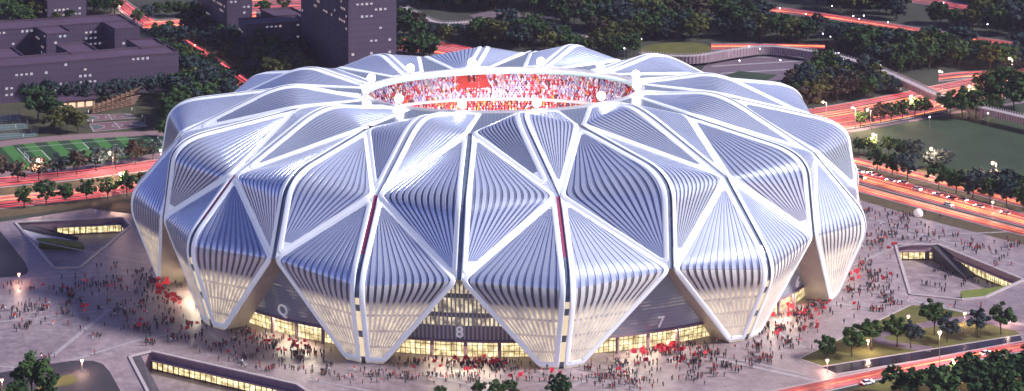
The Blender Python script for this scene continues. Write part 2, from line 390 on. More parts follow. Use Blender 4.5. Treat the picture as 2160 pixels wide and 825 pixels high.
# dark service yards on the left, with grass island
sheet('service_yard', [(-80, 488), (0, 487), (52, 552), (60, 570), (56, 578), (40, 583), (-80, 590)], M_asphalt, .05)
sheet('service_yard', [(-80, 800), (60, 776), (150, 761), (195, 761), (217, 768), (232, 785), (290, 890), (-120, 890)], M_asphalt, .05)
sheet('grass_island', [(60, 835), (96, 801), (150, 790), (165, 803), (150, 812), (108, 818), (90, 850)], M_garden, .09)
sheet('grass_island', [(-40, 850), (10, 815), (90, 822), (60, 880)], M_lawn, .09)

# ---------------------------------------------------------------- roads with car light trails, built as glowing strips
def road(name, near, far, z, strips, verge=None):
    """near / far edges as photo points; strips = light trails (fraction across, width m, material)"""
    a = [gp(*p) for p in smooth_line(near)]; c = [gp(*p) for p in smooth_line(far)]
    up = Vector((0, 0, z)); mb = MB(); mb.grid([[p+up for p in a], [p+up for p in c]], 0, sm=False)
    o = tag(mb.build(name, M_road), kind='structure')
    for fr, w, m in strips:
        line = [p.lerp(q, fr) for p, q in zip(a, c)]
        s = MB(); ribbon(s, line, w, z+.02, 0, z+.3); s.build('light_trail', m, o)  # emissive strip standing in for a car light trail
    # painted lane dashes
    k = MB(); L = [p.lerp(q, .5) for p, q in zip(a, c)]
    for i in range(0, len(L)-1):
        p, q = L[i], L[i+1]; d = q-p; n = max(1, int(d.length/9))
        for j in range(n): ribbon(k, [p+d*(j/n), p+d*((j+.45)/n)], .3, z+.012)
    k.build('lane_marking', M_line, o)
    for e in (a, c):
        kb = MB(); ribbon(kb, e, .5, z-.1, 0, z+.14); kb.build('kerb', M_coping, o)
    return o
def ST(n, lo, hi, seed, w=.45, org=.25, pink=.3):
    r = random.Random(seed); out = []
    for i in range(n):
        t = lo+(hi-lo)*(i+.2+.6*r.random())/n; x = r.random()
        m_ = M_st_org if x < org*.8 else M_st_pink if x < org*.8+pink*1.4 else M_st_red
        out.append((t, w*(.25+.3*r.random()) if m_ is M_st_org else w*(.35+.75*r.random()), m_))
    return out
sheet('verge', [(-80, 470), (190, 436), (330, 455), (345, 380), (345, 318), (-80, 366)], M_verge, .02)
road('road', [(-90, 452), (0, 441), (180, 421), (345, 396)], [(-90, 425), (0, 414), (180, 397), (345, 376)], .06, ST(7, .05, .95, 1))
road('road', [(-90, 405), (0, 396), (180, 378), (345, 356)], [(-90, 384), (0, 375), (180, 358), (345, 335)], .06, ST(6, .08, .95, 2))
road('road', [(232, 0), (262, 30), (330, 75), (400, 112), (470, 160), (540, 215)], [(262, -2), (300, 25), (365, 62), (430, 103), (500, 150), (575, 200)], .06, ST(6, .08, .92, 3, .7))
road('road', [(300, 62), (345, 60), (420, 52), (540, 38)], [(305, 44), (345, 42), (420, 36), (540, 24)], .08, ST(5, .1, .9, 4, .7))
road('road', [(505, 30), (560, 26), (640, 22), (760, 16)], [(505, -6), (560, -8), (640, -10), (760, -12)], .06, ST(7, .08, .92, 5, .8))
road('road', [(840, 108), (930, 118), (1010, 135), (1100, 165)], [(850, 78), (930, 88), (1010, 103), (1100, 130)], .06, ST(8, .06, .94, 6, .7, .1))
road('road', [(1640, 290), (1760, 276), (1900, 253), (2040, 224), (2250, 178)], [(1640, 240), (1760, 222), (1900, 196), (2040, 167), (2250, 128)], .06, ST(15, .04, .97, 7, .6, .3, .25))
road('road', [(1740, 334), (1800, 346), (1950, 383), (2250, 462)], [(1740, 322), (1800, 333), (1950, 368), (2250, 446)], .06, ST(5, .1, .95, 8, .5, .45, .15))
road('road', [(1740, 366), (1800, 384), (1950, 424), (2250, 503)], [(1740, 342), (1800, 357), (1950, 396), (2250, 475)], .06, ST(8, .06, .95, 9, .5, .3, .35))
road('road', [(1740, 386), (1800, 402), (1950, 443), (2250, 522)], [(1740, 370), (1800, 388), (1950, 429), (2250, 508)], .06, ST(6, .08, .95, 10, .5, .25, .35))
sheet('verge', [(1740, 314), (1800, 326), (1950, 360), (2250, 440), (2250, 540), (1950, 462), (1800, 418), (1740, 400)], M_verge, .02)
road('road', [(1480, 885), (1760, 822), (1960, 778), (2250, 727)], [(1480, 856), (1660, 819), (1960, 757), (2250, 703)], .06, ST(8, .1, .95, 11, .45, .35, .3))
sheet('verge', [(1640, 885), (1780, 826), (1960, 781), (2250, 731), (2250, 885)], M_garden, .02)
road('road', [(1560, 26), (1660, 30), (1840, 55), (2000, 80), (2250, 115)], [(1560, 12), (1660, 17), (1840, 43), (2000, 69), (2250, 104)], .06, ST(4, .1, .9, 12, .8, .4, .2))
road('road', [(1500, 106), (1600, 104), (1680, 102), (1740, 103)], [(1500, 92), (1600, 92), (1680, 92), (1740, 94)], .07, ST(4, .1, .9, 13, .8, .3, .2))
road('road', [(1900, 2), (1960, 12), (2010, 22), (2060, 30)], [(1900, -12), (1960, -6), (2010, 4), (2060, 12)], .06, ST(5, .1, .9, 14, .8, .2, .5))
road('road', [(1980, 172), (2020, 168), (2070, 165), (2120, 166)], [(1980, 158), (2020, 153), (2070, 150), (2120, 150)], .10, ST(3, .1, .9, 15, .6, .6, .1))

# ---------------------------------------------------------------- lawns, courts and pitch
sheet('lawn', [(1760, 310), (1800, 275), (1960, 252), (2060, 228), (2250, 215), (2250, 436), (1950, 356), (1800, 322)], M_lawn, .03)
sheet('path', [(1690, 286), (1800, 274), (2040, 231), (2250, 200), (2250, 204), (2040, 236), (1800, 279), (1690, 292)], M_path, .09)
sheet('lawn', [(-80, 395), (-80, 200), (380, 205), (380, 330)], M_garden if False else plain('dim_grass', (.05, .048, .022), .95, var=.35, scale=.06), -.02)
TRK = smooth_line([(-90, 372), (-60, 312), (0, 298), (100, 288), (200, 281), (300, 277), (362, 278), (385, 300), (350, 330), (200, 358), (70, 372), (-20, 380), (-90, 372)])
sheet('running_track', TRK, M_track, .03)
FLD = smooth_line([(-40, 330), (-20, 316), (40, 305), (160, 295), (280, 288), (352, 288), (376, 300), (350, 318), (240, 340), (110, 355), (20, 361), (-40, 348), (-40, 330)])
A_, B_ = gp(40, 304), gp(72, 345)
xd = (gp(330, 290)-gp(20, 312)).normalized(); slant = (gp(72, 347)-gp(37, 312)); slant.normalize()
nrm = Vector((-slant.y, slant.x, 0))
if nrm.x < 0: nrm = -nrm
sheet('football_pitch', FLD, M_turf, .07, lambda p: (p.dot(nrm)+1000, p.dot(slant)))
mb = MB()
for k, (a, c2) in enumerate([((37, 313), (72, 351)), ((175, 302), (222, 345)), ((312, 290), (352, 316)), ((37, 313), (312, 290)), ((72, 351), (352, 316)), ((50, 320), (88, 318)), ((88, 318), (112, 343)), ((275, 302), (308, 326)), ((140, 314), (151, 314)), ((238, 306), (249, 305))]):
    ribbon(mb, [gp(*a), gp(*c2)], .35, .1+.004*k)
cc = gp(198, 324); pts = [(cc.x+9.5*math.cos(t), cc.y+9.5*math.sin(t)) for t in [2*PI*i/32 for i in range(33)]]
ribbon(mb, pts, .3, .15)
tag(mb.build('pitch_marking', M_line), kind='structure')
for k, (a, c2) in enumerate([((52, 333), (60, 341)), ((332, 299), (339, 306))]):
    p, q = gp(*a), gp(*c2); g = MB(); up = Vector((0, 0, 2.6))
    g.tube(p, p+up, .12); g.tube(q, q+up, .12); g.tube(p+up, q+up, .12)
    o = g.build('frame', M_line); n2 = MB(); b2 = Vector((-2, .6, 0)) if k == 0 else Vector((2, -.6, 0))
    for i in range(7):
        t = i/6; n2.tube(p.lerp(q, t)+up, p.lerp(q, t)+b2, .03, n=4); n2.tube((p+up).lerp(p+b2, t), (q+up).lerp(q+b2, t), .03, n=4)
    e = empty('football_goal', (p+q)/2); o.parent = e; o.matrix_parent_inverse = Matrix.Translation(-(p+q)/2)
    nn = n2.build('net', M_line, e); nn.matrix_parent_inverse = Matrix.Translation(-(p+q)/2)
    tag(e, ['white football goal at the left end of the striped pitch', 'white football goal at the right end of the striped pitch beside the stadium'][k], 'goal')
# basketball courts
def quadpt(q, u, v): return G([q[0]])[0].lerp(G([q[1]])[0], u).lerp(G([q[3]])[0].lerp(G([q[2]])[0], u), v)
for k, q in enumerate([[(196, 279), (313, 267), (295, 254), (186, 260)], [(184, 257), (290, 249), (275, 240), (180, 242)]]):
    sheet('basketball_court', q, M_court, .05)
    mb = MB(); W = [quadpt(q, *c2) for c2 in ((.02, .04), (.98, .04), (.98, .96), (.02, .96), (.02, .04))]
    ribbon(mb, W, .3, .075); ribbon(mb, [quadpt(q, .5, .04), quadpt(q, .5, .96)], .3, .085)
    c0 = quadpt(q, .5, .5); ribbon(mb, [(c0.x+2.6*math.cos(2*PI*i/20), c0.y+2.6*math.sin(2*PI*i/20)) for i in range(21)], .28, .095)
    for e0, sgn in ((.02, 1), (.98, -1)):
        ribbon(mb, [quadpt(q, e0+sgn*.24*math.sin(PI*i/14), .12+.76*i/14) for i in range(15)], .28, .105)
    tag(mb.build('court_marking', M_line), kind='structure')
    mb = MB()
    for e0, sgn in ((.02, 1), (.98, -1)):
        mb.face([p+Vector((0, 0, .067)) for p in (quadpt(q, e0, .34), quadpt(q, e0+sgn*.17, .34), quadpt(q, e0+sgn*.17, .66), quadpt(q, e0, .66))])
    tag(mb.build('key_area', M_courtg), kind='structure')
    for j, (u, s) in enumerate(((-.01, 1), (1.01, -1))):
        p = quadpt(q, u, .5); e = empty('basketball_hoop', p); h = MB(); h.tube((0, 0, 0), (0, 0, 3.6), .15); h.tube((0, 0, 3.4), (s*1.2, 0, 3.5), .1); h.build('post', M_pole, e)
        h = MB(); h.box((s*1.3, 0, 3.), .1, 1.9, 1.2); h.build('backboard', M_line, e)
        tag(e, '%s basketball hoop of the %s mauve court' % (('left', 'right')[j], ('nearer', 'farther')[k]), 'basketball hoop')
# fenced tennis courts at the left edge
for k, q in enumerate([[(-30, 298), (80, 288), (80, 278), (-30, 284)], [(-30, 279), (60, 272), (56, 260), (-30, 265)], [(-30, 257), (42, 254), (40, 243), (-30, 246)]]):
    sheet('tennis_court', q, M_courtg, .05)
    mb = MB(); W = [quadpt(q, *c2) for c2 in ((.06, .12), (.94, .12), (.94, .88), (.06, .88), (.06, .12))]; ribbon(mb, W, .25, .075)
    ribbon(mb, [quadpt(q, .06, .5), quadpt(q, .94, .5)], .25, .085); ribbon(mb, [quadpt(q, .72, .12), quadpt(q, .72, .88)], .25, .09)
    tag(mb.build('court_marking', M_line), kind='structure')
    fn = MB(); c4 = [quadpt(q, *c2) for c2 in ((0, 0), (1, 0), (1, 1), (0, 1))]
    for i in range(3):
        a, c2 = c4[i], c4[i+1]; n = max(2, int((c2-a).length/3))
        for j in range(n+1): fn.tube(a.lerp(c2, j/n), a.lerp(c2, j/n)+Vector((0, 0, 3.2)), .06, n=5)
        for hz in (.1, 1.1, 2.1, 3.2): fn.tube(a+Vector((0, 0, hz)), c2+Vector((0, 0, hz)), .04, n=5)
    tag(fn.build('court_fence', M_pole), 'wire fence round the %s tennis court at the left edge' % ('nearest', 'middle', 'farthest')[k], 'fence')
# grandstand frame behind the courts
e = empty('grandstand', gp(235, 242)); fr = MB()
for i in range(9):
    p = gp(196+10*i, 241-2.2*i)-e.location; fr.tube(p, p+Vector((0, 0, 5+.5*i)), .25, n=6)
    fr.tube(p+Vector((0, 0, 3+.4*i)), p+Vector((4.5, 6, 5+.5*i)), .2, n=6)
a, c2 = gp(192, 241)-e.location, gp(284, 221)-e.location
for h in (2.2, 4.): fr.tube(a+Vector((0, 0, h)), c2+Vector((0, 0, h+2)), .2, n=6)
fr.build('frame', plain('rust_frame', (.22, .11, .07), .7), e)
sd = MB()
for j in range(5): ribbon(sd, [a+Vector((j*.4, j*1.6, 0)), c2+Vector((j*.4, j*1.6, 0))], 1.2, .5+j*.7, 0, .8+j*.7)
sd.build('bench_rows', plain('bench_wood', (.2, .12, .09), .8), e)
tag(e, 'low rust brown frame grandstand behind the basketball courts', 'grandstand')
# kiosk with lit front among the row of trees
e = empty('kiosk', gp(150, 226)); k = MB(); k.box((0, 0, 0), 24, 7, 4.2, .35); k.build('wall', plain('kiosk_wall', (.3, .2, .15), .7), e)
k = MB(); k.box((0, 0, 4.2), 26, 9, .5, .35); k.build('roof', M_roof, e)
for i in range(5):
    w = MB(); m3 = Matrix.Rotation(.35, 3, 'Z'); w.box(m3@Vector((-9+4.5*i, -3.56, .6)), 3.3, .1, 2.6, .35); w.build('window', plain('kiosk_glow', (.5, .4, .3), .4, 0, (1, .62, .36), .3) if i == 0 else MATS['kiosk_glow'], e)
tag(e, 'long low kiosk with warm lit windows behind the left trees', 'kiosk')
# garden with canal
sheet('garden_lawn', [(1685, 757), (1921, 644), (2000, 648), (2060, 660), (2110, 672), (2152, 706), (1734, 773)], M_garden, .05)
sheet('canal_water', [(1734, 774.5), (2152, 707.5), (2158, 724), (1766, 789)], M_water, .05)
mb = MB(); ribbon(mb, [gp(*p) for p in smooth_line([(2200, 700), (2130, 690), (2060, 672), (1990, 680), (1910, 694), (1855, 706), (1850, 715), (1890, 727), (1965, 737)])], 5.5, .08)
tag(mb.build('garden_path', M_path), kind='structure')
kb = MB()
for a, c2 in (((1734, 774), (2152, 707)), ((1766, 789.5), (2158, 724.5)), ((1685, 757), (1734, 773.5)), ((1685, 757), (1921, 644))): ribbon(kb, [gp(*a), gp(*c2)], .6, -.02, 0, .17)
tag(kb.build('garden_kerb', M_coping), kind='structure')
# park paving behind the stadium
sheet('park_square', [(990, 32), (1030, 24), (1100, 27), (1172, 36), (1120, 47), (1040, 42), (1000, 38)], M_path, .0)
sheet('park_square', [(1470, 158), (1500, 124), (1600, 108), (1722, 116), (1745, 150), (1640, 170), (1545, 172)], M_path, .0)
sheet('park_lawn', smooth_line([(1345, 112), (1365, 96), (1420, 90), (1480, 92), (1500, 104), (1470, 116), (1400, 120), (1345, 112)]), M_garden, .02)
sheet('park_lawn', [(1500, 168), (1560, 150), (1640, 158), (1600, 180)], M_lawn, .05)
mb = MB()
for k, (a, c2) in enumerate([((1500, 140), (1700, 128)), ((1520, 155), (1690, 145)), ((1640, 176), (1720, 148)), ((1560, 120), (1720, 122))]): ribbon(mb, [gp(*a), gp(*c2)], 2.4, .04+.004*k)
tag(mb.build('park_path', M_band), kind='structure')
sheet('pond', [(1426, 12), (1470, 6), (1486, 12), (1455, 20)], M_water, .0)

# ---------------------------------------------------------------- elevated walkways
def walkway(px, z, h, label, w=5., piers=True):
    pts = [gp(x, y, z) for x, y in smooth_line(px, 10)]
    c0 = pts[0].copy(); c0.z = 0; e = empty('elevated_walkway', c0); L = [p-c0 for p in pts]
    d = MB(); ribbon(d, L, w, z-.6, 0, z); d.build('deck', M_coping, e)
    s = MB(); n = len(L)
    for side in (-1, 1):
        E = []
        for i, p in enumerate(L):
            t = (L[min(i+1, n-1)]-L[max(i-1, 0)]); t.z = 0; t.normalize(); E.append(p+Vector((-t.y, t.x, 0))*side*(w/2+.15))
        for i in range(n-1):
            a, b2 = E[i], E[i+1]; m = max(1, int((b2-a).length/1.4))
            for j in range(m):
                q = a.lerp(b2, j/m); s.box((q.x, q.y, z-h), .45, .45, h+.9)
        s.grid([[Vector((p.x, p.y, z-h*.95)) for p in E], [Vector((p.x, p.y, z+.2)) for p in E]], 1, sm=False)
    s.build('slatted_side', [M_coping, M_fascia], e)
    if piers:
        for i in range(5, n-1, 9):
            p = MB(); p.tube((L[i].x, L[i].y, -.06), (L[i].x, L[i].y, z-.6), .9); p.build('pier', M_concrete, e)
    tag(e, label, 'walkway')
walkway([(852, 15), (880, 29), (910, 44), (947, 49), (1000, 45)], 5.5, 3.6, 'curved slatted walkway rising out of the trees behind the purple tower')
walkway([(1108, 40), (1127, 54), (1164, 65), (1219, 74), (1311, 90)], 3., 1.8, 'thin curving walkway leading down from the paved park square')
walkway([(1352, 112), (1410, 117), (1473, 117), (1550, 105), (1608, 98), (1657, 100), (1722, 109)], 5.5, 4.2, 'long curved slatted walkway behind the stadium right of the round lawn')
walkway([(1752, 114), (1800, 127), (1864, 149), (1984, 202), (2040, 219), (2071, 226), (2250, 268)], 6.5, 3., 'straight footbridge crossing over the red lit road at right')

# ---------------------------------------------------------------- sunken courts
def sunken(rim, depth, label, glass, zg=(.3, 3.6)):
    W = G(rim); c0 = sum(W, Vector())/len(W); e = empty('sunken_court', c0); L = [p-c0 for p in W]; n = len(L)
    f = MB(); f.poly([[(p.x, p.y, -depth) for p in L]]); f.build('floor', M_plaza, e)
    w = MB(); cp = MB()
    for i in range(n):
        a, b2 = L[i], L[(i+1) % n]; dn = Vector((0, 0, -depth))
        w.face([a, b2, b2+dn, a+dn])
        ribbon(cp, [a, b2], 1.1, .0, 0, .45)
    w.build('retaining_wall', M_fascia, e); cp.build('coping', M_coping, e)
    for (pa, pb) in glass:
        a = gp(*pa, 0)-c0; b2 = gp(*pb, 0)-c0; d = (b2-a).normalized(); nn = Vector((-d.y, d.x, 0))
        mid = (a+b2)/2
        if nn.dot(-mid) < 0: nn = -nn
        a = a+nn*.35; b2 = b2+nn*.35; ln = (b2-a).length
        z0, z1 = -depth+zg[0], -depth+zg[1]
        g = MB(); V = lambda p, z: Vector((p.x, p.y, z))
        g.face([V(a, z0), V(b2, z0), V(b2, z1), V(a, z1)], 0, [(0, 0.2), (ln, .2), (ln, 8.5), (0, 8.5)])
        k = max(2, int(ln/2.4))
        for i in range(k+1):
            q = a.lerp(b2, i/k)+nn*.12; g.box((q.x, q.y, z0-.2), .22, .3, z1-z0+.2, 0., 1)
        g.build('glass_front', [M_courtglass, M_stair], e)
        hd = MB(); ribbon(hd, [a+nn*.5, b2+nn*.5], 1.6, z1+.05, 0, z1+.5); hd.build('lintel', M_fascia, e)
    tag(e, label, 'sunken court'); return e, c0
def wedge(e, c0, name, mat, top, zs, base=None):
    """sloping slab: photo points with their own heights"""
    P = [gp(x, y, z)-c0 for (x, y), z in zip(top, zs)]
    base = min(zs)-.05 if base is None else base
    m = MB(); m.face(P if (P[1]-P[0]).cross(P[2]-P[0]).z > 0 else P[::-1])
    for i in range(len(P)):
        a, b2 = P[i], P[(i+1) % len(P)]; m.face([a, b2, Vector((b2.x, b2.y, base)), Vector((a.x, a.y, base))])
    return m.build(name, mat, e)
eA, cA = sunken(RIM_A, 6.4, 'sunken court left of the stadium with a glowing glass wall under its far edge', [((120, 465.7), (256, 459.2)), ((259, 459), (274, 474))])
wedge(eA, cA, 'ramp', M_ramp, [(42, 480), (70, 484), (166, 503), (120, 512), (72, 508)], [-.6, -2, -6.2, -6.3, -2.5], -6.38)
wedge(eA, cA, 'stair', M_stair, [(38, 474), (70, 476), (165, 500), (150, 502), (45, 479)], [-.05, -.3, -5., -5.6, -.1], -6.38)
wedge(eA, cA, 'grass_mound', M_mound, [(68, 505), (85, 502), (120, 503), (172, 511), (178, 519), (175, 522), (100, 512)], [-2.8, -2.9, -3.3, -4.4, -4.7, -4.8, -3.6], -6.38)
eB, cB = sunken(RIM_B, 6.3, 'sunken court at the right plaza with two glowing glass walls beside a stair', [((1891, 517), (1976, 516.2)), ((1985, 519), (2155, 589))])
wedge(eB, cB, 'stair', M_stair, [(1966, 519), (1990, 519), (2058, 579), (2036, 586)], [-.1, -.1, -5.6, -5.6], -6.28)
wedge(eB, cB, 'grass_mound', M_mound, [(2026, 614), (2080, 611), (2140, 601), (2152, 597), (2078, 624), (2030, 629)], [-3.6, -3.4, -1.6, -.6, -1.2, -1.4], -6.28)
eC, cC = sunken(RIM_C, 6.4, 'sunken court at the lower left with a long glowing glass wall', [((322, 742.5), (625, 811.5)), ((628, 813), (668, 840))])
wedge(eC, cC, 'stair', M_stair, [(275, 753), (296, 748), (338, 828), (326, 842)], [-.1, -.1, -6., -6.], -6.38)
e = empty('light_dome', gp(1937, 456, 0)); d = MB(); d.ball((0, 0, 1.2), 2.1, n=20); d.build('globe', M_dome, e)
d = MB(); d.tube((0, 0, 0), (0, 0, .5), 1.8, n=16); d.build('base', M_concrete, e)
tag(e, 'large pale pink globe standing on the right plaza near the road', 'globe')
#==STADIUM==
# ---------------------------------------------------------------- stadium
ND = {
'A1':[(-70.7,-41.7,73.1),(-32.2,-62.0,73.9),(7.4,-65.7,76.1),(52.5,-51.8,75.6),(86.6,-24.0,74.2),(88.8,10.2,74.3),(66.6,41.7,75.8),(31.1,62.0,75.4),(-8.9,65.7,73.7),(-53.9,51.8,73.5),(-84.0,24.0,74.0),(-88.9,-10.2,74.5)],
'A2':[(-101.3,-63.8,53.6),(-45.7,-94.8,55.1),(20.2,-100.4,56.3),(82.8,-79.1,57.0),(121.6,-36.6,54.7),(128.6,15.7,55.6),(101.1,63.8,55.6),(46.5,94.8,55.6),(-20.6,100.4,55.6),(-82.1,79.1,55.6),(-121.6,36.6,55.6),(-128.4,-15.7,57.0)],
'A3':[(-115.7,-79.1,32.3),(-50.9,-117.5,30.5),(23.1,-124.4,31.5),(96.6,-98.0,29.9),(140.3,-45.3,30.4),(148.1,19.5,31.0),(116.4,79.1,31.0),(53.5,117.5,31.0),(-23.7,124.4,31.0),(-94.6,98.0,31.0),(-140.1,45.3,31.0),(-148.4,-19.5,31.7)],
'A4':[(-108.4,-73.7,0.0),(-49.1,-110.0,0.0),(21.0,-115.4,0.0),(89.4,-87.3,0.0),(130.0,-40.6,0.0),(137.9,18.0,0.0),(108.4,73.0,0.0),(49.8,108.4,0.0),(-22.1,114.8,0.0),(-88.0,90.5,0.0),(-130.4,41.9,0.0),(-137.8,-19.6,0.0)],
'B1':[(-52.5,-54.2,68.4),(-12.2,-66.7,69.9),(29.7,-61.4,71.5),(72.4,-39.6,69.9),(87.9,-7.2,69.9),(80.7,27.2,69.9),(51.8,54.2,69.9),(10.5,66.7,70.4),(-36.1,61.4,69.9),(-71.6,39.6,69.9),(-87.9,7.2,69.9),(-82.0,-27.2,69.4)],
'B2':[(-76.8,-88.7,59.8),(-13.6,-109.1,58.7),(58.2,-100.3,63.1),(112.0,-64.7,60.8),(135.9,-11.7,59.0),(124.6,44.4,60.5),(80.0,88.7,60.5),(14.0,109.1,60.5),(-55.7,100.3,60.5),(-110.5,64.7,60.5),(-135.1,11.7,61.6),(-124.8,-44.4,60.5)],
'B3':[(-82.6,-96.9,33.0),(-15.0,-119.3,32.6),(60.4,-109.7,33.4),(116.6,-70.7,33.0),(142.7,-12.8,33.0),(131.0,48.6,33.0),(84.1,96.9,33.0),(14.8,119.3,33.0),(-58.5,109.7,33.0),(-116.2,70.7,33.0),(-142.7,12.8,33.0),(-130.7,-48.6,32.8)]}
T0 = -.101; RA, RB, RZ, RPH = 55.8, 35.5, 70.6, .12
def ell(t, a, b2, z, ph=0.):
    x, y = a*math.cos(t), b2*math.sin(t)
    return Vector((x*math.cos(ph)-y*math.sin(ph), x*math.sin(ph)+y*math.cos(ph), z))
def th(k): return -PI/2+T0+(k-1.5)*PI/6
def ringp(k, off=0., dz=0.): return ell(th(k), RA+off, RB+off, RZ+dz, RPH)
def node(l, k):
    """l = A1.. B3, meridian index (A: integer, B: k+.5)"""
    if l == 'A0': return ringp(k, 2.6)
    return Vector(ND[l][int(math.floor(k)) % 12])
def tang(k):
    p = ell(th(k)-.03, 140, 118, 0); q = ell(th(k)+.03, 140, 118, 0); return (q-p).normalized()
GW = .85
def side(l, k, s): return node(l, k)+tang(k)*GW*s
stad = empty('stadium', (0, 0, 0))
tag(stad, 'huge white oval stadium of folded diamond petals round an open floodlit bowl', 'stadium')

class Patch:
    """half diamond folded along a horizontal crest: three spans P0 -> Pf -> P1, u across, v along"""
    def __init__(s, a0, a1, f0, f1, b0, b1): s.e = (a0, a1, f0, f1, b0, b1)
    def P(s, u, v):
        a0, a1, f0, f1, b0, b1 = s.e
        A, Fd, B = a0.lerp(a1, u), f0.lerp(f1, u), b0.lerp(b1, u)
        r = .24*(1-u)**.8+.04
        k = .5*r/(1-.5*r)
        Fc = Fd+(Fd-(A+B)/2)*k*.9
        if v < .5-.5*r: return A.lerp(Fc, v/.5)
        if v > .5+.5*r: return Fc.lerp(B, (v-.5)/.5)
        t = (v-.5+.5*r)/r; p0 = A.lerp(Fc, 1-r); p2 = Fc.lerp(B, r)
        return p0*(1-t)**2+Fc*2*t*(1-t)+p2*t*t
    def nrm(s, u, v):
        e = .01; u0, u1 = max(.02, u-e), min(.98, u+e); v0, v1 = max(.02, v-e), min(.98, v+e)
        du = s.P(u1, (v0+v1)/2)-s.P(u0, (v0+v1)/2); dv = s.P((u0+u1)/2, v1)-s.P((u0+u1)/2, v0)
        n = du.cross(dv); n.normalize(); p = s.P(u, v)
        if n.dot(Vector((p.x, p.y, 60))) < 0: n = -n
        return n
VS = [0, .03, .07, .12, .17, .22, .27, .31, .34, .37, .4, .43, .46, .485, .51, .54, .57, .6, .63, .66, .7, .74, .79, .84, .89, .94, .97, 1]
def fins(mb, pt, n, g, dep, lower=False):
    """alternating fins and recessed louvre gaps; near the converging ends the sheet is solid white"""
    wd = [(pt.P(1, v)-pt.P(0, v)).length for v in VS]
    nrm = [[pt.nrm(i/n, v) for v in VS] for i in range(n+1)]
    def col(u0, h0, u1, h1, mi, uvx):
        rows = []
        for j, v in enumerate(VS):
            k0 = min(1., wd[j]/9.); kk = max(0, min(n, int(u0*n)))
            nn = nrm[kk][j]
            rows.append([pt.P(u0, v)+nn*h0*k0, pt.P(u1, v)+nn*h1*k0])
        uvs = [[(uvx[0], v), (uvx[1], v)] for v in VS]
        def mf(j, i):
            vm = (VS[j]+VS[j+1])/2
            if min(wd[j], wd[j+1]) < 4.2: return 0
            if lower and vm > .52: return {1: 2, 3: 4}[mi] if mi in (1, 3) else mi
            return mi
        mb.grid(rows, mi, uvs, True, mfun=mf)
    for i in range(n):
        a, c2, d = i/n, (i+g)/n, (i+1)/n
        col(a, -dep, c2, -dep, 1, (i, i+1)); col(c2, -dep, c2, 0, 3, (0, 0)); col(c2, 0, d, 0, 3, (0, 0))
        if i < n-1: col(d, 0, d, -dep, 3, (0, 0))
def rib(mb, pt, w, hgt):
    """white frame band swept round the inside of the patch border, corners rounded"""
    L, Rr = [], []
    vv = [i/40 for i in range(41)]
    for v in vv:
        a, c2 = pt.P(0, v), pt.P(1, v); d = c2-a; ln = d.length
        if ln < w*1.5: continue
        q = w*.5/ln; L.append((q, v)); Rr.append((1-q, v))
    # pull the ends inwards so that the band also follows the end edges
    L[0] = (L[0][0], max(L[0][1], .02)); Rr[0] = (Rr[0][0], max(Rr[0][1], .02)); L[-1] = (L[-1][0], min(L[-1][1], .975)); Rr[-1] = (Rr[-1][0], min(Rr[-1][1], .975))
    loop = L+Rr[::-1]
    P = [pt.P(*q) for q in loop]; Nn = [pt.nrm(*q) for q in loop]
    for _ in range(2):
        P2, N2 = [], []
        for i in range(len(P)):
            j = (i+1) % len(P)
            P2 += [P[i].lerp(P[j], .25), P[i].lerp(P[j], .75)]; N2 += [Nn[i].lerp(Nn[j], .25), Nn[i].lerp(Nn[j], .75)]
        if _ == 0: P, Nn = P2, N2
        else: P, Nn = P2[::2], N2[::2]
    n = len(P); rows = []
    for i in range(n+1):
        i0 = i % n; t = (P[(i0+1) % n]-P[i0-1]); t.normalize(); nn = Nn[i0].normalized(); sd = nn.cross(t); sd.normalize()
        rows.append([P[i0]+sd*(w*.5*x)+nn*(hgt*y-.12) for x, y in ((1, 0), (.93, .6), (.75, .9), (.3, 1), (-.3, 1), (-.75, .9), (-.93, .6), (-1, 0))])
    mb.grid(rows, 0)
QF = .56; PT = {}
for k in range(12):
    for s in (-1, 1):
        kb = k+.5*s; so = -s
        dA, dB = tang(k)*GW*s, tang(kb)*GW*so
        q = ringp(k+.5*s*QF, 2.6)
        up = Patch(node('A0', k)+dA, q, node('A1', k)+dA, node('B1', kb)+dB, node('A2', k)+dA, node('A2', k)+dA*1.02)
        tipd = tang(k)*s*6.2; tin = Vector((node('A4', k).x, node('A4', k).y, 0)).normalized()
        lo = Patch(node('A2', k)+dA, node('A2', k)+dA*1.02, node('A3', k)+dA, node('B3', kb)+dB, node('A4', k)+dA, node('A4', k)+dA+tipd-tin*.8+Vector((0, 0, .25)))
        mid = Patch(node('B1', kb)+dB, node('B1', kb)+dB*1.02, node('B2', kb)+dB, node('A2', k)+dA, node('B3', kb)+dB, node('B3', kb)+dB*1.02)
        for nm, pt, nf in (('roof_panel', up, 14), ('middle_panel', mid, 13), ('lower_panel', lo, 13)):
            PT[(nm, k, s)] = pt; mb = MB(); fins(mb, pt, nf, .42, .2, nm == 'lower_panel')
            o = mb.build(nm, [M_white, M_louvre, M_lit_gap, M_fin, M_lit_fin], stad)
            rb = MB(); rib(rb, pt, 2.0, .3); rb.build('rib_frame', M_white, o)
            if nm == 'lower_panel':
                vv = [.5+i/24 for i in range(13)]; E0 = [pt.P(1, v) for v in vv]
                IN = [p-Vector((p.x, p.y, 0)).normalized()*9.5 for p in E0]
                st = MB(); st.grid([E0, IN], 0)
                a, c2 = pt.P(0, 1), pt.P(1, 1); rr = Vector((a.x, a.y, 0)).normalized()*9.5
                st.face([a, c2, c2-rr, a-rr]); st.build('side_return', M_soffit, o)
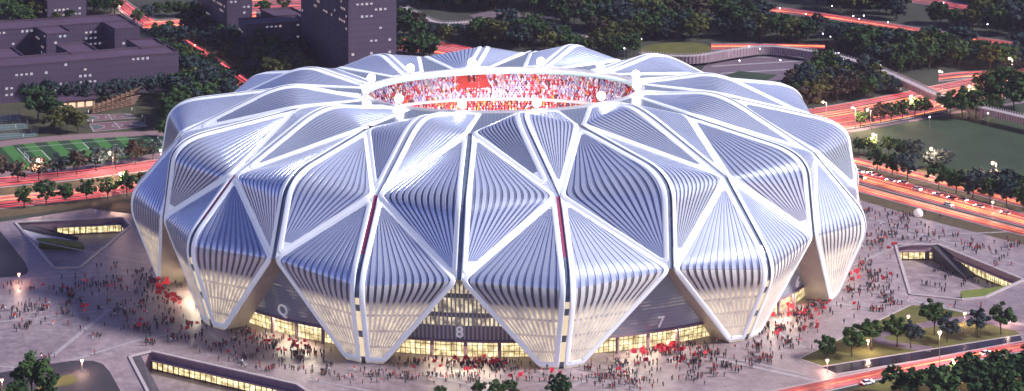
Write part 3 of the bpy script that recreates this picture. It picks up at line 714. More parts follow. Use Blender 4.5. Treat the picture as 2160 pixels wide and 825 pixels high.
# grooves on every meridian, following the edges of the panels on both sides
def groove(el, er, mats_of, w):
    L = []; n = len(el)
    for p, q in zip(el, er):
        m_ = (p+q)/2; rad = Vector((m_.x, m_.y, 25)).normalized(); d = (q-p).normalized()*.25
        L.append([p-d, p-d-rad*.7, q+d-rad*.7, q+d])
    mb = MB(); mb.grid(L, 0, mfun=lambda j, i: mats_of(j/(n-1)) if i == 1 else 3, sm=False); return mb
VG = [i/24 for i in range(25)]
for k in range(12):
    def ma(t):
        if t < .5: return 3
        if t < .655: return 1 if k in (0, 1, 2) else 0
        if t < .79: return 0
        return 0 if (t*40) % 3.2 < .8 else 2
    EL = [[PT[(nm, k, s)].P(0, v) for nm in ('roof_panel', 'lower_panel') for v in VG] for s in (-1, 1)]
    groove(EL[0], EL[1], ma, GW).build('petal_groove', [M_groove, M_groove_red, M_groove_lit, M_fin], stad)
    groove([PT[('middle_panel', k, 1)].P(0, v) for v in VG], [PT[('middle_panel', (k+1) % 12, -1)].P(0, v) for v in VG], lambda t: 0, GW).build('joint_groove', [M_groove, M_groove_red, M_groove_lit, M_fin], stad)
    # glazed roof triangle between two petals
    q0, q1, b1 = ringp(k+.5*QF, 2.6), ringp(k+1-.5*QF, 2.6), node('B1', k+.5)
    t = tang(k+.5)*GW; g = MB(); g.face([q0, q1, b1+t, b1-t]) if (q1-q0).cross(b1-q0).z > 0 else g.face([b1-t, b1+t, q1, q0])
    g.build('roof_glazing', M_roofglass, stad)
    # rib beside the triangle is already the frame of the panels; facade bay under the joint
    a, c2 = th(k)+.01, th(k+1)-.01; n = 16
    lob, upr = MB(), MB(); base, midl, top = [], [], []; uvb = []; d = 0
    for i in range(n+1):
        tt = a+(c2-a)*i/n
        p0 = ell(tt, 128.5, 105.5, .02); p2 = ell(tt, 133, 110, 36)
        base.append(p0); midl.append(p0.lerp(p2, 6.6/36)); top.append(p2)
        if i: d += (base[i]-base[i-1]).length
        uvb.append(d)
    r_in = [Vector((p.x, p.y, 0)).normalized()*1.2 for p in base]
    upr.grid([midl, top], 0, [[(x, 6.6) for x in uvb], [(x, 36) for x in uvb]])
    main = k == 1
    fo = upr.build('entrance_facade', M_slat if main else M_slate, stad)
    LB = [p-r for p, r in zip(base, r_in)]; LM = [Vector((p.x, p.y, 6.6))-r for p, r in zip(midl, r_in)]
    lob.grid([LB, LM], 0, [[(x, .1) for x in uvb], [(x, 6.7) for x in uvb]]); lob.build('lobby_glass', M_lobby, fo)
    cn = MB(); O2 = [p+r*.5 for p, r in zip(midl, r_in)]
    cn.grid([[p-Vector((0, 0, .7)) for p in LM], [p-Vector((0, 0, .7)) for p in O2], O2, [p+Vector((0, 0, .1)) for p in midl]], 0, sm=False); cn.build('canopy', M_fascia, fo)
    for i in (5, 8, 11):
        c3 = MB(); p = base[i]+r_in[i]*.3; c3.tube((p.x, p.y, 0), (p.x, p.y, 6.2), .7, n=10); c3.build('column', M_fascia, fo)
    cl = bpy.data.lights.new('lobby_spill_fill', 'AREA'); cl.shape = 'RECTANGLE'; cl.size = 26; cl.size_y = .6; cl.energy = 2400; cl.color = (1, .84, .6)  # added area light for warm lobby spill on the plaza, no fixture here
    co = bpy.data.objects.new('lobby_spill_fill', cl); COL.objects.link(co); co.parent = fo; pc = O2[8]; rd = Vector((pc.x, pc.y, 0)).normalized(); co.location = pc+rd*.5-Vector((0, 0, .9))
    co.rotation_euler = (-(rd*1.-Vector((0, 0, .75)))).to_track_quat('Z', 'Y').to_euler()
    num = {0: 'Q', 1: '8', 2: '7', 3: '6'}.get(k)
    if num:
        tc = bpy.data.curves.new('number', 'FONT'); tc.body = num; tc.size = 5.9; tc.extrude = .2; tc.offset = .06; tc.align_x = 'CENTER'
        to = bpy.data.objects.new('tmp', tc); COL.objects.link(to)
        me = bpy.data.meshes.new_from_object(to.evaluated_get(bpy.context.evaluated_depsgraph_get())); bpy.data.objects.remove(to)
        me.materials.clear(); me.materials.append(MATS['number_white'] if 'number_white' in MATS else plain('number_white', (.85, .83, .85), .4, 0, (1, .95, .95), .07))
        tx, ty = {0: (596, 675), 1: (970, 716), 2: (1392, 694), 3: (1684, 613)}[k]; best = None
        for i_ in range(20, 81):
            for j_ in range(13, 40):
                tt = a+(c2-a)*i_/100; p0 = ell(tt, 128.5, 105.5, .02); p2 = ell(tt, 133, 110, 36); p = p0.lerp(p2, j_/60)
                dd = F/(p.y-CY); er = (1080+(p.x-CX)*dd-tx)**2+(Y0+(H-p.z)*dd-ty)**2
                if best is None or er < best[0]: best = (er, tt, p0, p2, p)
        er, tt, p0, p2, p = best; tv = (ell(tt+.02, 128.5, 105.5, 0)-ell(tt-.02, 128.5, 105.5, 0)).normalized()
        upv = (p2-p0).normalized(); out = tv.cross(upv)
        o = inst('entrance_number', me, fo)
        o.matrix_world = Matrix(((tv.x, upv.x, out.x, 0), (tv.y, upv.y, out.y, 0), (tv.z, upv.z, out.z, 0), (0, 0, 0, 1)))
        o.location = p+out*.35
# opening ring
NR = 96; prof = [(-.2, -2., 0), (-.4, -.4, 0), (-.1, .4, 0), (.9, .7, 0), (2., .5, 0), (2.9, -.3, 0)]
mb = MB(); mb.grid([[ell(2*PI*i/NR, RA+o_, RB+o_, RZ+z_, RPH) for o_, z_, _ in prof] for i in range(NR+1)], 0, mfun=lambda j, i: 1 if i == 0 else 0)
mb.build('opening_ring', [M_ring, M_ringblue], stad)
# bowl: upper tier, balcony band, lower tier, pitch
def ringband(mb, a, b2, mi):
    rows = [[ell(2*PI*i/72, x[0], x[1], x[2]) for i in range(73)] for x in (a, b2)]; mb.grid(rows, mi)
mb = MB()
ringband(mb, (84, 63, 66.8), (65, 44, 56.), 0); mb.build('upper_stand', M_seat, stad)
mb = MB()
for p_, q_ in (((65, 44, 56.), (65, 44, 56.5)), ((65, 44, 56.5), (64.4, 43.4, 56.5)), ((64.4, 43.4, 56.5), (64.4, 43.4, 55.3)), ((64.4, 43.4, 55.3), (69, 48, 55.2))): ringband(mb, p_, q_, 0)
mb.build('balcony', M_balcony, stad)
mb = MB(); ringband(mb, (69, 48, 54.), (51, 30, 45.6), 0); mb.build('lower_stand', M_seat, stad)
mb = MB(); ringband(mb, (84, 63, 66.5), (86, 64.5, 69.3), 0); mb.build('back_wall', M_seat, stad)
mb = MB(); mb.face([ell(2*PI*i/48, 66, 45, 28) for i in range(48)]); mb.build('football_field', M_pitch, stad)
for k in range(14):
    t = .23+2*PI*k/14; al = MB(); p, q = ell(t, 83.5, 62.5, 66.6), ell(t, 65.3, 44.3, 56.3); tv = Vector((-math.sin(t)*1.3, math.cos(t), 0)).normalized()*.8; u_ = Vector((0, 0, .9))
    al.face([p-tv+u_, q-tv+u_, q+tv+u_, p+tv+u_]); al.face([p-tv, q-tv, q-tv+u_, p-tv+u_]); al.face([p+tv+u_, q+tv+u_, q+tv, p+tv]); al.build('aisle', M_balcony, stad)
# floodlights on the ring
for k in range(12):
    p = ringp(k, 1.0, .8); e = MB(); e.tube(p, p+Vector((0, 0, 1.2)), .5, n=8); e.box(p+Vector((0, 0, 1.2)), 3.6, 1.2, .5, th(k)+PI/2)
    fo = e.build('floodlight', M_pole, stad); g = MB(); g.ball(p+Vector((0, 0, 2.3)), 1.75, n=12); g.build('lamp', M_flood, fo)
    ld = bpy.data.lights.new('flood_beam', 'SPOT'); ld.energy = 46000; ld.spot_size = 1.9; ld.spot_blend = .6; ld.shadow_soft_size = 1.2; ld.color = (1, .93, .97)
    lo_ = bpy.data.objects.new('flood_beam', ld); COL.objects.link(lo_); lo_.parent = fo; lo_.location = p+Vector((0, 0, -1.6))-Vector((p.x, p.y, 0)).normalized()*2.2
    lo_.rotation_euler = (Vector((p.x*.9, p.y*.9, 24))).to_track_quat('Z', 'Y').to_euler()
# spectators filling the stands
SP = [plain('crowd_red', (.7, .06, .07), .8), plain('crowd_white', (.8, .68, .74), .8), plain('crowd_pink', (.75, .35, .4), .8), plain('crowd_lilac', (.45, .38, .65), .8), plain('crowd_orange', (.75, .28, .06), .8), plain('crowd_dark', (.15, .05, .08), .8)]
mb = MB(); r = random.Random(3)
def seated(p, rz, mi):
    s = 1.05+.4*r.random(); c_, s_ = math.cos(rz), math.sin(rz)
    T = lambda x, y, z: (p.x+(x*c_-y*s_)*s, p.y+(x*s_+y*c_)*s, p.z+z*s)
    w0, w1 = .42, .3
    lo = [T(-w0, -.3, 0), T(w0, -.3, 0), T(w0, .3, 0), T(-w0, .3, 0)]; hi = [T(-w1, -.2, .85), T(w1, -.2, .85), T(w1, .2, .85), T(-w1, .2, .85)]
    for i in range(4): mb.face([lo[i], lo[(i+1) % 4], hi[(i+1) % 4], hi[i]], mi)
    h0 = [T(-.2, -.16, .85), T(.2, -.16, .85), T(.2, .16, .85), T(-.2, .16, .85)]; ap = T(0, 0, 1.25)
    for i in range(4): mb.face([h0[i], h0[(i+1) % 4], ap], mi if r.random() < .5 else 1)
for row in range(17):
    f_ = (row+.5)/17; aa, bb, zz = 65+f_*19, 44+f_*19, 56+f_*10.8; n = int(2*PI*math.sqrt((aa*aa+bb*bb)/2)/1.12)
    for i in range(n):
        t = 2*PI*(i+r.random()*.5)/n; v = noise.noise(Vector((math.cos(t)*7, math.sin(t)*7, f_*3)))
        w = [2, 3.4, 1.8, 2, .3, .3] if v < .08 else [.8, 3.4, 1.2, 3.6, .2, .3]
        if v < -.18: w = [4, 2, 1.6, .6, .8, .5]
        seated(ell(t, aa, bb, zz+.1), t+PI/2, r.choices(range(6), w)[0])
for row in range(7):
    f_ = (row+.5)/7; aa, bb, zz = 58+f_*10.5, 37+f_*10.5, 48.9+f_*4.9; n = int(2*PI*math.sqrt((aa*aa+bb*bb)/2)/1.15)
    for i in range(n): seated(ell(2*PI*(i+r.random()*.5)/n, aa, bb, zz+.1), 2*PI*i/n+PI/2, r.choices(range(6), [5, .6, .6, .2, 3, 1])[0])
tag(mb.build('spectators', SP), 'red, white and lilac crowd filling the stands inside the open roof', 'crowd', kind='stuff')
# red banner held over the far stand
e = empty('crowd_banner', ell(th(8.05), 73, 52, 60)); t = th(8.05); b2 = MB(); c0 = Vector(e.location)
P4 = [ell(t-.08, 80, 59, 65.9)-c0, ell(t+.08, 80, 59, 65.9)-c0, ell(t+.1, 69, 48, 59.7)-c0, ell(t-.1, 69, 48, 59.7)-c0]
b2.grid([[P4[0].lerp(P4[1], i/8)+Vector((0, 0, .35*math.sin(i*1.3))) for i in range(9)], [P4[3].lerp(P4[2], i/8)+Vector((0, 0, .35*math.sin(i*1.3+1))) for i in range(9)]], 0)
b2.build('cloth', plain('banner_red', (.7, .07, .05), .8), e); b2 = MB()
for i in (3.2, 4.6):
    a, c2 = P4[0].lerp(P4[1], i/8), P4[3].lerp(P4[2], (i+.4)/8); w = (P4[1]-P4[0]).normalized()*.35; u_ = Vector((0, 0, .55)); a, c2 = a.lerp(c2, .2), a.lerp(c2, .75); b2.face([a-w+u_, a+w+u_, c2+w+u_, c2-w+u_])
b2.build('stroke', M_darkbar, e); tag(e, 'large red banner with dark strokes spread over the crowd in the far stand', 'banner')
#==REST==
# ---------------------------------------------------------------- buildings
WINME = {}
def winmesh(w, h, mat):
    key = (w, h, mat.name)
    if key not in WINME:
        m = MB(); m.box((0, 0, -h/2), w, .16, h); WINME[key] = m.mesh('window', mat)
    return WINME[key]
def building(px, h, label, wings=(), seed=1, dens=.16, maxw=70, face=None, sh=3.4, notes=None):
    """px = roof corner points as photographed (height h); wings the same; windows on the walls that face the viewer"""
    rr = random.Random(seed); polys = [G(px, h)]+[G(q, h) for q in wings]
    c0 = sum(polys[0], Vector())/len(polys[0]); c0.z = 0; e = empty('apartment_building', c0)
    nw = 0
    for k, P in enumerate(polys):
        P = [Vector((p.x, p.y, 0))-c0 for p in P]
        if sum(P[i].x*P[(i+1) % len(P)].y-P[(i+1) % len(P)].x*P[i].y for i in range(len(P))) < 0: P = P[::-1]
        hh = h-.02*k
        m = MB()
        n = len(P)
        for i in range(n): m.face([P[i]+Vector((0, 0, -.1)), P[(i+1) % n]+Vector((0, 0, -.1)), P[(i+1) % n]+Vector((0, 0, hh)), P[i]+Vector((0, 0, hh))])
        wl = m.build('wall', M_bldg, e)
        m = MB(); m.poly([[(p.x, p.y, hh-.4) for p in P]])
        for i in range(n): ribbon(m, [P[i], P[(i+1) % n]], .5, hh-.3, 0, hh+.5)
        m.build('roof', M_roof, e)
        for i in range(n):
            a, b2 = P[i], P[(i+1) % n]; d = b2-a; ln = d.length; d.normalize(); nn = Vector((d.y, -d.x, 0))
            if nn.dot(Vector((CX, CY, 0))-c0-a) < 0 or ln < 5: continue
            rz = math.atan2(d.y, d.x); fl = int(h/sh)
            for f_ in range(fl):
                z = h-1.9-f_*sh; x = 2.5
                while x < ln-2.5:
                    if rr.random() < dens*.42:
                        for q in range(rr.randint(1, 4)):
                            if x > ln-2 or nw >= maxw: break
                            o = inst('window', winmesh(1.4, rr.choice((1., 1.3)), M_win if (nn.x < 0) == (rr.random() < .8) else M_win2), wl, a+d*x+nn*.05+Vector((0, 0, z))); o.rotation_euler = (0, 0, rz); nw += 1; x += 2.6
                    x += 2.6
    tag(e, label, 'building', 'dusky blocks behind the stadium'); return e
building([(-70, 146), (377, 110), (352, 96), (-70, 129)], 20, 'long low dusky building along the tree row at the left, nearest of the slabs', [[(266, 83), (326, 81), (353, 97), (297, 101.5)], [(118, 95), (178, 89), (208, 108), (150, 113)], [(-50, 104), (25, 100), (52, 120), (-20, 125)]], 3, .22, 75)
building([(-70, 68), (272, 43), (251, 31), (-70, 50)], 22, 'long dusky slab with two stub wings, behind the nearest low building at left', [[(74, 57), (128, 53), (152, 68), (98, 72)], [(214, 46), (271, 43), (295, 57), (242, 61)]], 4, .2, 60)
building([(100, -28), (182, -35), (160, -50), (76, -46)], 22, 'small dusky block cut off by the top left edge, among trees', (), 5, .3, 40)
building([(479, -14), (532, -17), (470, -52), (417, -48)], 33, 'dusky block with a dark lit left side beside the upper left road', (), 8, .3, 60)
building([(517, 53), (640, 45), (626, 32), (503, 40)], 22, 'mid height dusky block directly left of the tall tower', (), 9, .2, 40)
building([(586, 38), (650, 34), (614, 16), (550, 21)], 19, 'low dusky block peeking over the mid height block left of the tall tower', (), 10, .2, 20)
building([(735, -62), (836, -68), (736, -118), (635, -110)], 66, 'tall purple grey tower with scattered lit windows rising behind the stadium', (), 11, .26, 95)

# ---------------------------------------------------------------- trees
def crown_mesh(seed, mat, n=760, wide=.36, low=.26, clumps=22, leaf=.045, open_=False):
    r = random.Random(seed); m = MB(); cl = []
    for _ in range(clumps):
        while True:
            x, y, z = r.uniform(-1, 1), r.uniform(-1, 1), r.uniform(-1, 1); q = x*x+y*y+z*z
            if .12 < q < 1: break
        s = (.9+.2*r.random()); s *= r.choice((1, 1, 1.18, .8)); cl.append((Vector((x*wide*s*.85, y*wide*s*.85, (1+low)/2+z*(1-low)/2*.84*s)), r.uniform(.05, .125)))
    for i in range(n):
        c, rad = r.choice(cl)
        d = Vector((r.gauss(0, 1), r.gauss(0, 1), r.gauss(0, .75))); d.normalize(); p = c+d*rad*(r.random()**.4)
        nr = (d+Vector((r.uniform(-.7, .7), r.uniform(-.7, .7), r.uniform(-.2, 1.)))).normalized(); a = nr.orthogonal().normalized(); b2 = nr.cross(a)
        t = r.random()*PI; s = leaf*(.55+r.random()); u, v = (a*math.cos(t)+b2*math.sin(t))*s, (b2*math.cos(t)-a*math.sin(t))*s*.75
        m.face([p-u-v, p+u-v*.6, p+u*.8+v, p-u*.7+v])
    return m.mesh('crown', mat)
def trunk_mesh(seed, low=.3, wide=.3):
    r = random.Random(seed); m = MB(); top = Vector((r.uniform(-.02, .02), r.uniform(-.02, .02), low+.12))
    m.tube((0, 0, -.01), top*.5, .022, .016, 7); m.tube(top*.5, top, .016, .012, 7)
    for i in range(7):
        t = 2*PI*i/7+r.random(); q = Vector((math.cos(t)*wide*.62, math.sin(t)*wide*.62, .52+.3*r.random())); k = top*(.6+.4*r.random()); mid = k.lerp(q, .5)+Vector((0, 0, .03))
        m.tube(k, mid, .01, .007, 5, cap=False); m.tube(mid, q, .007, .003, 5, cap=False)
    m.tube(top, (0, 0, .8), .011, .004, 5, cap=False)
    return m.mesh('trunk', M_trunk)
SHAPES = [dict(wide=.4, low=.22, clumps=34, leaf=.04), dict(wide=.34, low=.2, clumps=30, leaf=.04), dict(wide=.46, low=.24, clumps=38, leaf=.04), dict(wide=.38, low=.14, clumps=34, leaf=.04), dict(wide=.42, low=.36, clumps=24, leaf=.04)]
CROWN = {}
def crown(shape, tone):
    if (shape, tone) not in CROWN: CROWN[(shape, tone)] = crown_mesh(shape*7+1, FOL[tone], n=900 if shape < 4 else 820, **SHAPES[shape])
    return CROWN[(shape, tone)]
TRUNK = [trunk_mesh(i, SHAPES[i]['low'], SHAPES[i]['wide']) for i in range(5)]
NT = [0]
def tree(p, h, shape, tone, label, group=None, wild=False):
    TREES.append((not wild, h/(p.y-CY), p, h, shape, tone, label, group, wild))
TREES = []
def plant(p, h, shape, tone, label, group, wild):
    e = empty('tree', p, R.random()*6.28, h); wx = R.uniform(1.05, 1.4) if wild else 1.22; e.scale = (h*wx, h*wx, h)
    inst('trunk', TRUNK[shape], e); inst('crown', crown(shape, tone), e); tag(e, label, 'tree', group)
def row(bases, hpx, shape, tone, label, group, jit=.1):
    """label uses %s for the ordinal"""
    for i, b in enumerate(bases):
        p = gp(b[0], b[1]); h = (b[2] if len(b) > 2 else hpx)*mpp(b[1])*F/F*(1+R.uniform(-jit, jit))*1.0
        h = (b[2] if len(b) > 2 else hpx)*(p.y-CY)/F*(1+R.uniform(-jit, jit))
        sh = shape if isinstance(shape, int) else R.choice(shape); tn = tone if isinstance(tone, str) else R.choice(tone)
        tree(p, h, sh, tn, label % ORD[i] if '%s' in label else label, group)
row([(51, 438), (97, 434), (139, 430), (183, 425), (227, 420), (268, 413), (304, 404, 40)], 50, [0, 2, 1], 'green', '%s dark tree from the left in the near row by the left road', 'near row along the left road')
row([(-5, 385, 56), (38, 384), (82, 382), (122, 374), (162, 369), (203, 362), (244, 356), (285, 348), (322, 338)], 50, [0, 1, 2], ['rust', 'blue'], '%s hazy brown tree from the left in the row between striped pitch and red road', 'far row along the left road')
row([(36, 210), (62, 214), (104, 214), (140, 216), (178, 219), (214, 216), (247, 213), (282, 210), (315, 206), (345, 202)], 46, [0, 1, 2], 'blue', '%s dusky tree from the left in the row before the nearest low building', 'tree row before the nearest low building')
row([(20, 196), (86, 200), (126, 199), (160, 200), (198, 196), (232, 193), (264, 190), (300, 187), (340, 186)], 42, [0, 1, 2], 'blue', '%s bluish tree from the left in the rear row under the nearest low building', 'rear tree row under the nearest low building')
for b, h, s, tn, lb in [((113, 281), 48, 0, 'olive', 'leftmost of the round olive trees between the tennis and basketball courts'), ((140, 274), 52, 2, 'olive', 'middle of the round olive trees between the tennis and basketball courts'), ((165, 281), 46, 0, 'olive', 'rightmost round olive tree, beside the basketball courts'),
        ((80, 254), 72, 2, 'green', 'tall dark tree behind the tennis courts at the left'), ((108, 258), 52, 0, 'green', 'dark tree with low branches right of the tall one behind the tennis courts')]:
    p = gp(*b); tree(p, h*(p.y-CY)/F, s, tn, lb, 'trees by the left courts')
row([(356, 272, 66), (378, 262, 62), (366, 246, 58), (398, 240, 58), (420, 232, 56), (442, 222, 52), (466, 214, 48), (490, 206, 44), (346, 292, 40), (385, 216, 48)], 50, [0, 2, 3], 'green', '%s dark green tree in the clump left of the stadium roof, counted from the courts', 'clump left of the stadium roof')
# avenue along the upper left road and dense clump by the tower
row([(290, 52), (312, 46), (332, 38), (354, 36), (374, 34), (392, 36), (408, 34)], 36, [0, 1], ['blue', 'green'], '%s dark tree in the row above the upper left road junction', 'row above the road junction')
row([(392, 88), (414, 98), (436, 108), (458, 120), (482, 118), (506, 116), (398, 74), (420, 72)], 42, [0, 1, 2], 'blue', '%s blue dusky tree along the right side of the upper left road', 'right side of the upper left road')
row([(330, 90), (352, 92), (372, 104), (360, 118), (416, 148), (440, 158), (462, 176), (386, 140), (408, 166), (376, 166, 48)], 44, [0, 1, 2], ['green', 'blue', 'olive'], '%s tree on the left side of the upper left road from the junction down', 'left side of the upper left road')
row([(540, 128, 78), (575, 140, 74), (605, 152, 74), (560, 160, 58), (590, 172, 62), (620, 178, 60), (512, 150, 44), (530, 168, 46), (500, 172, 38), (548, 182, 40)], 60, [2, 0, 3], ['green', 'green', 'blue'], '%s big dark tree in the clump at the foot of the tall tower', 'clump at the foot of the tall tower')
row([(20, 30), (48, 36), (75, 42, 44), (10, 48), (38, 52), (60, 56, 36), (200, 30), (222, 34), (242, 30), (186, 18), (212, 12), (120, 46, 22), (148, 42, 22)], 46, [2, 0], ['green', 'olive'], '%s leafy tree round the small block in the top left corner, counted from the left', 'trees in the top left corner')
row([(12, 110, 26), (30, 114, 22), (196, 108, 18), (216, 110, 18), (556, 34, 36), (600, 22, 22), (556, 52, 24)], 24, [0, 3], ['green'], '%s small green tree between the dusky blocks', 'small trees between the blocks')
row([(590, 12, 16), (608, 14, 16)], 16, 3, 'green', '%s low round tree on the island in the top road', 'trees on the road island')
def lim(x, y):
    """tallest crown (photo pixels) that leaves the road or walkway behind it in view"""
    out = 99
    for x0, x1, ya, yb in ((1600, 2200, 22, 101), (1540, 1745, 98, 98), (1752, 2000, 112, 208), (1345, 1740, 112, 106), (855, 1000, 46, 50), (1000, 1170, 36, 44), (1900, 2050, 4, 22), (270, 520, 20, 165)):
        if x0 < x < x1:
            q = y-(ya+(yb-ya)*(x-x0)/(x1-x0))
            if 0 < q < 75 and noise.noise(Vector((x*.021, x0, 0))) < .22: out = min(out, q-1)
    return max(out, 17)
def clear(x, y):
    """keeps the far roads, walkways and squares open to view"""
    far = 19+(x-1560)*.132
    if x > 1560 and -4 < y-far < 24 and not (1790 < x < 1840 or 1990 < x < 2012): return False
    if 1560 < x < 1745 and 94 < y < 128: return False
    if 1900 < x < 2050 and y < 46: return False
    if 1752 < x < 2060 and -6 < y-(114+(x-1752)*.38) < 30: return False
    if 1000 < x < 1165 and 26 < y < 66: return False
    if 855 < x < 1000 and 20 < y < 74: return False
    if 1345 < x < 1740 and 92 < y < 170: return False
    if 1975 < x and 150 < y < 186: return False
    t = (x-262)/270.; yr = 12+t*165
    if 255 < x < 540 and -12 < y-yr < 34: return False
    if 265 < x < 400 and 40 < y < 86: return False
    return True
def scatter(poly, n, hpx, tones, label, group, mind=15, seed=1, shapes=(0, 1, 2, 3), extra=()):
    r = random.Random(seed); xs = [p[0] for p in poly]; ys = [p[1] for p in poly]; pts = list(extra); tries = 0
    def inside(x, y):
        c = False
        for i in range(len(poly)):
            (x0, y0), (x1, y1) = poly[i-1], poly[i]
            if (y0 > y) != (y1 > y) and x < (x1-x0)*(y-y0)/(y1-y0)+x0: c = not c
        return c
    while len(pts) < n and tries < 6000:
        tries += 1; x, y = r.uniform(min(xs), max(xs)), r.uniform(min(ys), max(ys))
        if inside(x, y) and clear(x, y) and all(((x-a)/mind)**2+((y-b)/(mind*.42))**2 > 1 for a, b in pts): pts.append((x, y))
    for x, y in pts:
        p = gp(x, y); h = min(hpx*1.25*r.uniform(.75, 1.2), lim(x, y))*(p.y-CY)/F
        tree(p, h, r.choice(shapes), r.choice(tones), label, group, True)
scatter([(840, 60), (910, 62), (1000, 68), (1110, 70), (1200, 92), (1180, 108), (1020, 98), (930, 86), (850, 84)], 26, 38, ['green', 'blue', 'rust'], 'shrubby tree in the belt between the curved walkways and the stadium roof', 'belt behind the stadium roof', 20, 2)
scatter([(850, -6), (1010, -10), (1200, -8), (1180, 24), (1030, 20), (940, 34), (880, 22)], 22, 44, ['green', 'blue', 'olive'], 'tall tree in the wood above the paved park square', 'wood above the park square', 24, 3)
scatter([(1150, 40), (1290, 6), (1500, 24), (1500, 86), (1380, 88), (1330, 98), (1250, 84)], 36, 42, ['olive', 'rust', 'green', 'blue'], 'autumn toned tree in the park wood behind the stadium, left of the round lawn', 'park wood left of the round lawn', 21, 4)
scatter([(1290, 0), (1560, -14), (1690, -12), (1640, 8), (1560, 8), (1560, 50), (1500, 22)], 20, 44, ['green', 'blue', 'rust'], 'dark tree in the far wood at the top, right of centre', 'far wood right of centre', 24, 5)
scatter([(1510, 42), (1640, 40), (1800, 64), (1980, 92), (2020, 140), (1900, 150), (1780, 112), (1730, 90), (1520, 88)], 46, 42, ['green', 'blue', 'olive', 'green'], 'dark tree in the big wood between the far red road and the footbridge', 'big wood beside the footbridge', 23, 6)
scatter([(1700, 4), (1900, -10), (2250, -14), (2250, 90), (2000, 58), (1800, 32)], 46, 46, ['green', 'blue', 'blue'], 'dark blue green tree in the wood beyond the far red road', 'wood beyond the far red road', 25, 7)
scatter([(2000, 100), (2250, 138), (2250, 158), (2130, 152), (2050, 146), (1990, 146)], 16, 42, ['blue', 'green', 'rust'], 'tree in the strip between the far and the near red road at right', 'strip between the right roads', 26, 8)
scatter([(1700, 150), (1800, 140), (1900, 180), (1960, 196), (1860, 206), (1720, 232), (1690, 215)], 20, 46, ['green', 'rust', 'blue'], 'tree in the grove under the footbridge above the wide red road', 'grove under the footbridge', 27, 9)
scatter([(1640, 180), (1690, 180), (1700, 235), (1670, 236)], 5, 44, ['rust', 'green'], 'reddish tree right behind the stadium edge by the wide red road', 'trees right behind the stadium edge', 16, 10)
scatter([(840, 112), (905, 112), (905, 124), (840, 124)], 6, 42, ['green'], 'dark tree tucked between the tall tower and the stadium roof', 'trees between tower and roof', 15, 11)
scatter([(1150, 108), (1340, 108), (1420, 118), (1400, 128), (1160, 126)], 12, 40, ['olive', 'green'], 'olive green tree standing close behind the stadium roof ridge', 'trees close behind the roof ridge', 19, 12)
row([(1300, 118, 52), (1265, 118, 48)], 50, 2, 'olive', '%s big round olive tree peeking over the roof right of centre', 'olive trees over the roof')
row([(1815, 268), (1836, 264), (1858, 260), (1880, 256), (1904, 251), (1930, 246), (1950, 242)], 40, [0, 1], ['rust', 'green'], '%s small tree from the left in the row between wide red road and lawn', 'row between wide red road and lawn')
row([(2005, 246, 58), (2030, 250, 62), (2058, 248, 58), (2080, 226, 74), (2110, 232, 92), (2140, 238, 86), (2165, 232, 80), (2095, 246, 50)], 60, [2, 0], 'green', '%s large dark tree from the left in the clump where the footbridge lands', 'clump at the foot of the footbridge')
row([(1850, 361, 46), (1882, 371, 48), (1914, 380, 50), (1980, 399, 54), (2017, 409, 56), (2052, 419, 54), (2089, 428, 54), (2124, 437, 56), (2158, 445, 52)], 50, [0, 1], ['blue', 'green'], '%s dusky tree from the left along the edge of the right road', 'row along the right road')
row([(1812, 322, 36), (1840, 330, 40), (1875, 326, 40), (1900, 332, 42), (1930, 343, 46), (1960, 356, 46), (1992, 358, 44), (2065, 392, 46), (2095, 400, 44), (2130, 408, 48), (2160, 412, 46), (2040, 394, 30)], 42, [0, 1, 3], ['blue', 'green'], '%s dusky tree from the left in the back row between right road and lawn', 'back row by the right lawn')
for b, h, s, tn, lb in [((1743, 756), 52, 3, 'green', 'small dark tree at the left tip of the garden lawn'), ((1797, 752), 66, 4, 'green', 'dark spreading tree second from the left tip of the garden lawn'), ((1838, 738), 66, 4, 'green', 'dark spreading tree behind the garden lamp, third from the left'),
        ((1892, 733), 68, 4, 'green', 'dark spreading tree in the middle of the garden lawn'), ((1921, 735), 58, 4, 'blue', 'pale see-through tree right of the middle garden tree'), ((1971, 706), 74, 4, 'green', 'tallest dark tree of the garden, behind the slim street lamp'),
        ((1998, 722), 58, 4, 'blue', 'pale see-through tree right of the tallest garden tree'), ((2062, 711), 60, 4, 'blue', 'grey see-through tree near the right end of the garden'), ((2111, 705), 66, 4, 'green', 'rightmost dark spreading tree of the garden')]:
    p = gp(*b); tree(p, h*(p.y-CY)/F, s, tn, lb, 'garden trees by the canal')
row([(1890, 838, 62), (1932, 842, 66), (1975, 838, 70), (2012, 832, 72), (2048, 826, 74), (2085, 836, 80), (2118, 820, 76), (2150, 812, 76), (2176, 790, 70), (2060, 866, 90), (2120, 866, 92), (1990, 872, 88), (2165, 850, 90), (1920, 872, 66)], 70, [0, 2, 3], 'green', '%s dark tree of the dense clump in the lower right corner, from the left', 'clump in the lower right corner')
row([(68, 838, 86), (104, 846, 60), (40, 856, 50)], 70, [1, 0], 'green', '%s dark tree from the left on the lower left grass island', 'trees on the lower left island')
row([(1010, 838, 38), (1046, 842, 40), (1078, 838, 38), (1180, 846, 54), (930, 846, 34)], 38, [2, 0], 'green', '%s tree top cut by the bottom edge before the stadium, in order along the edge', 'tree tops at the bottom edge')

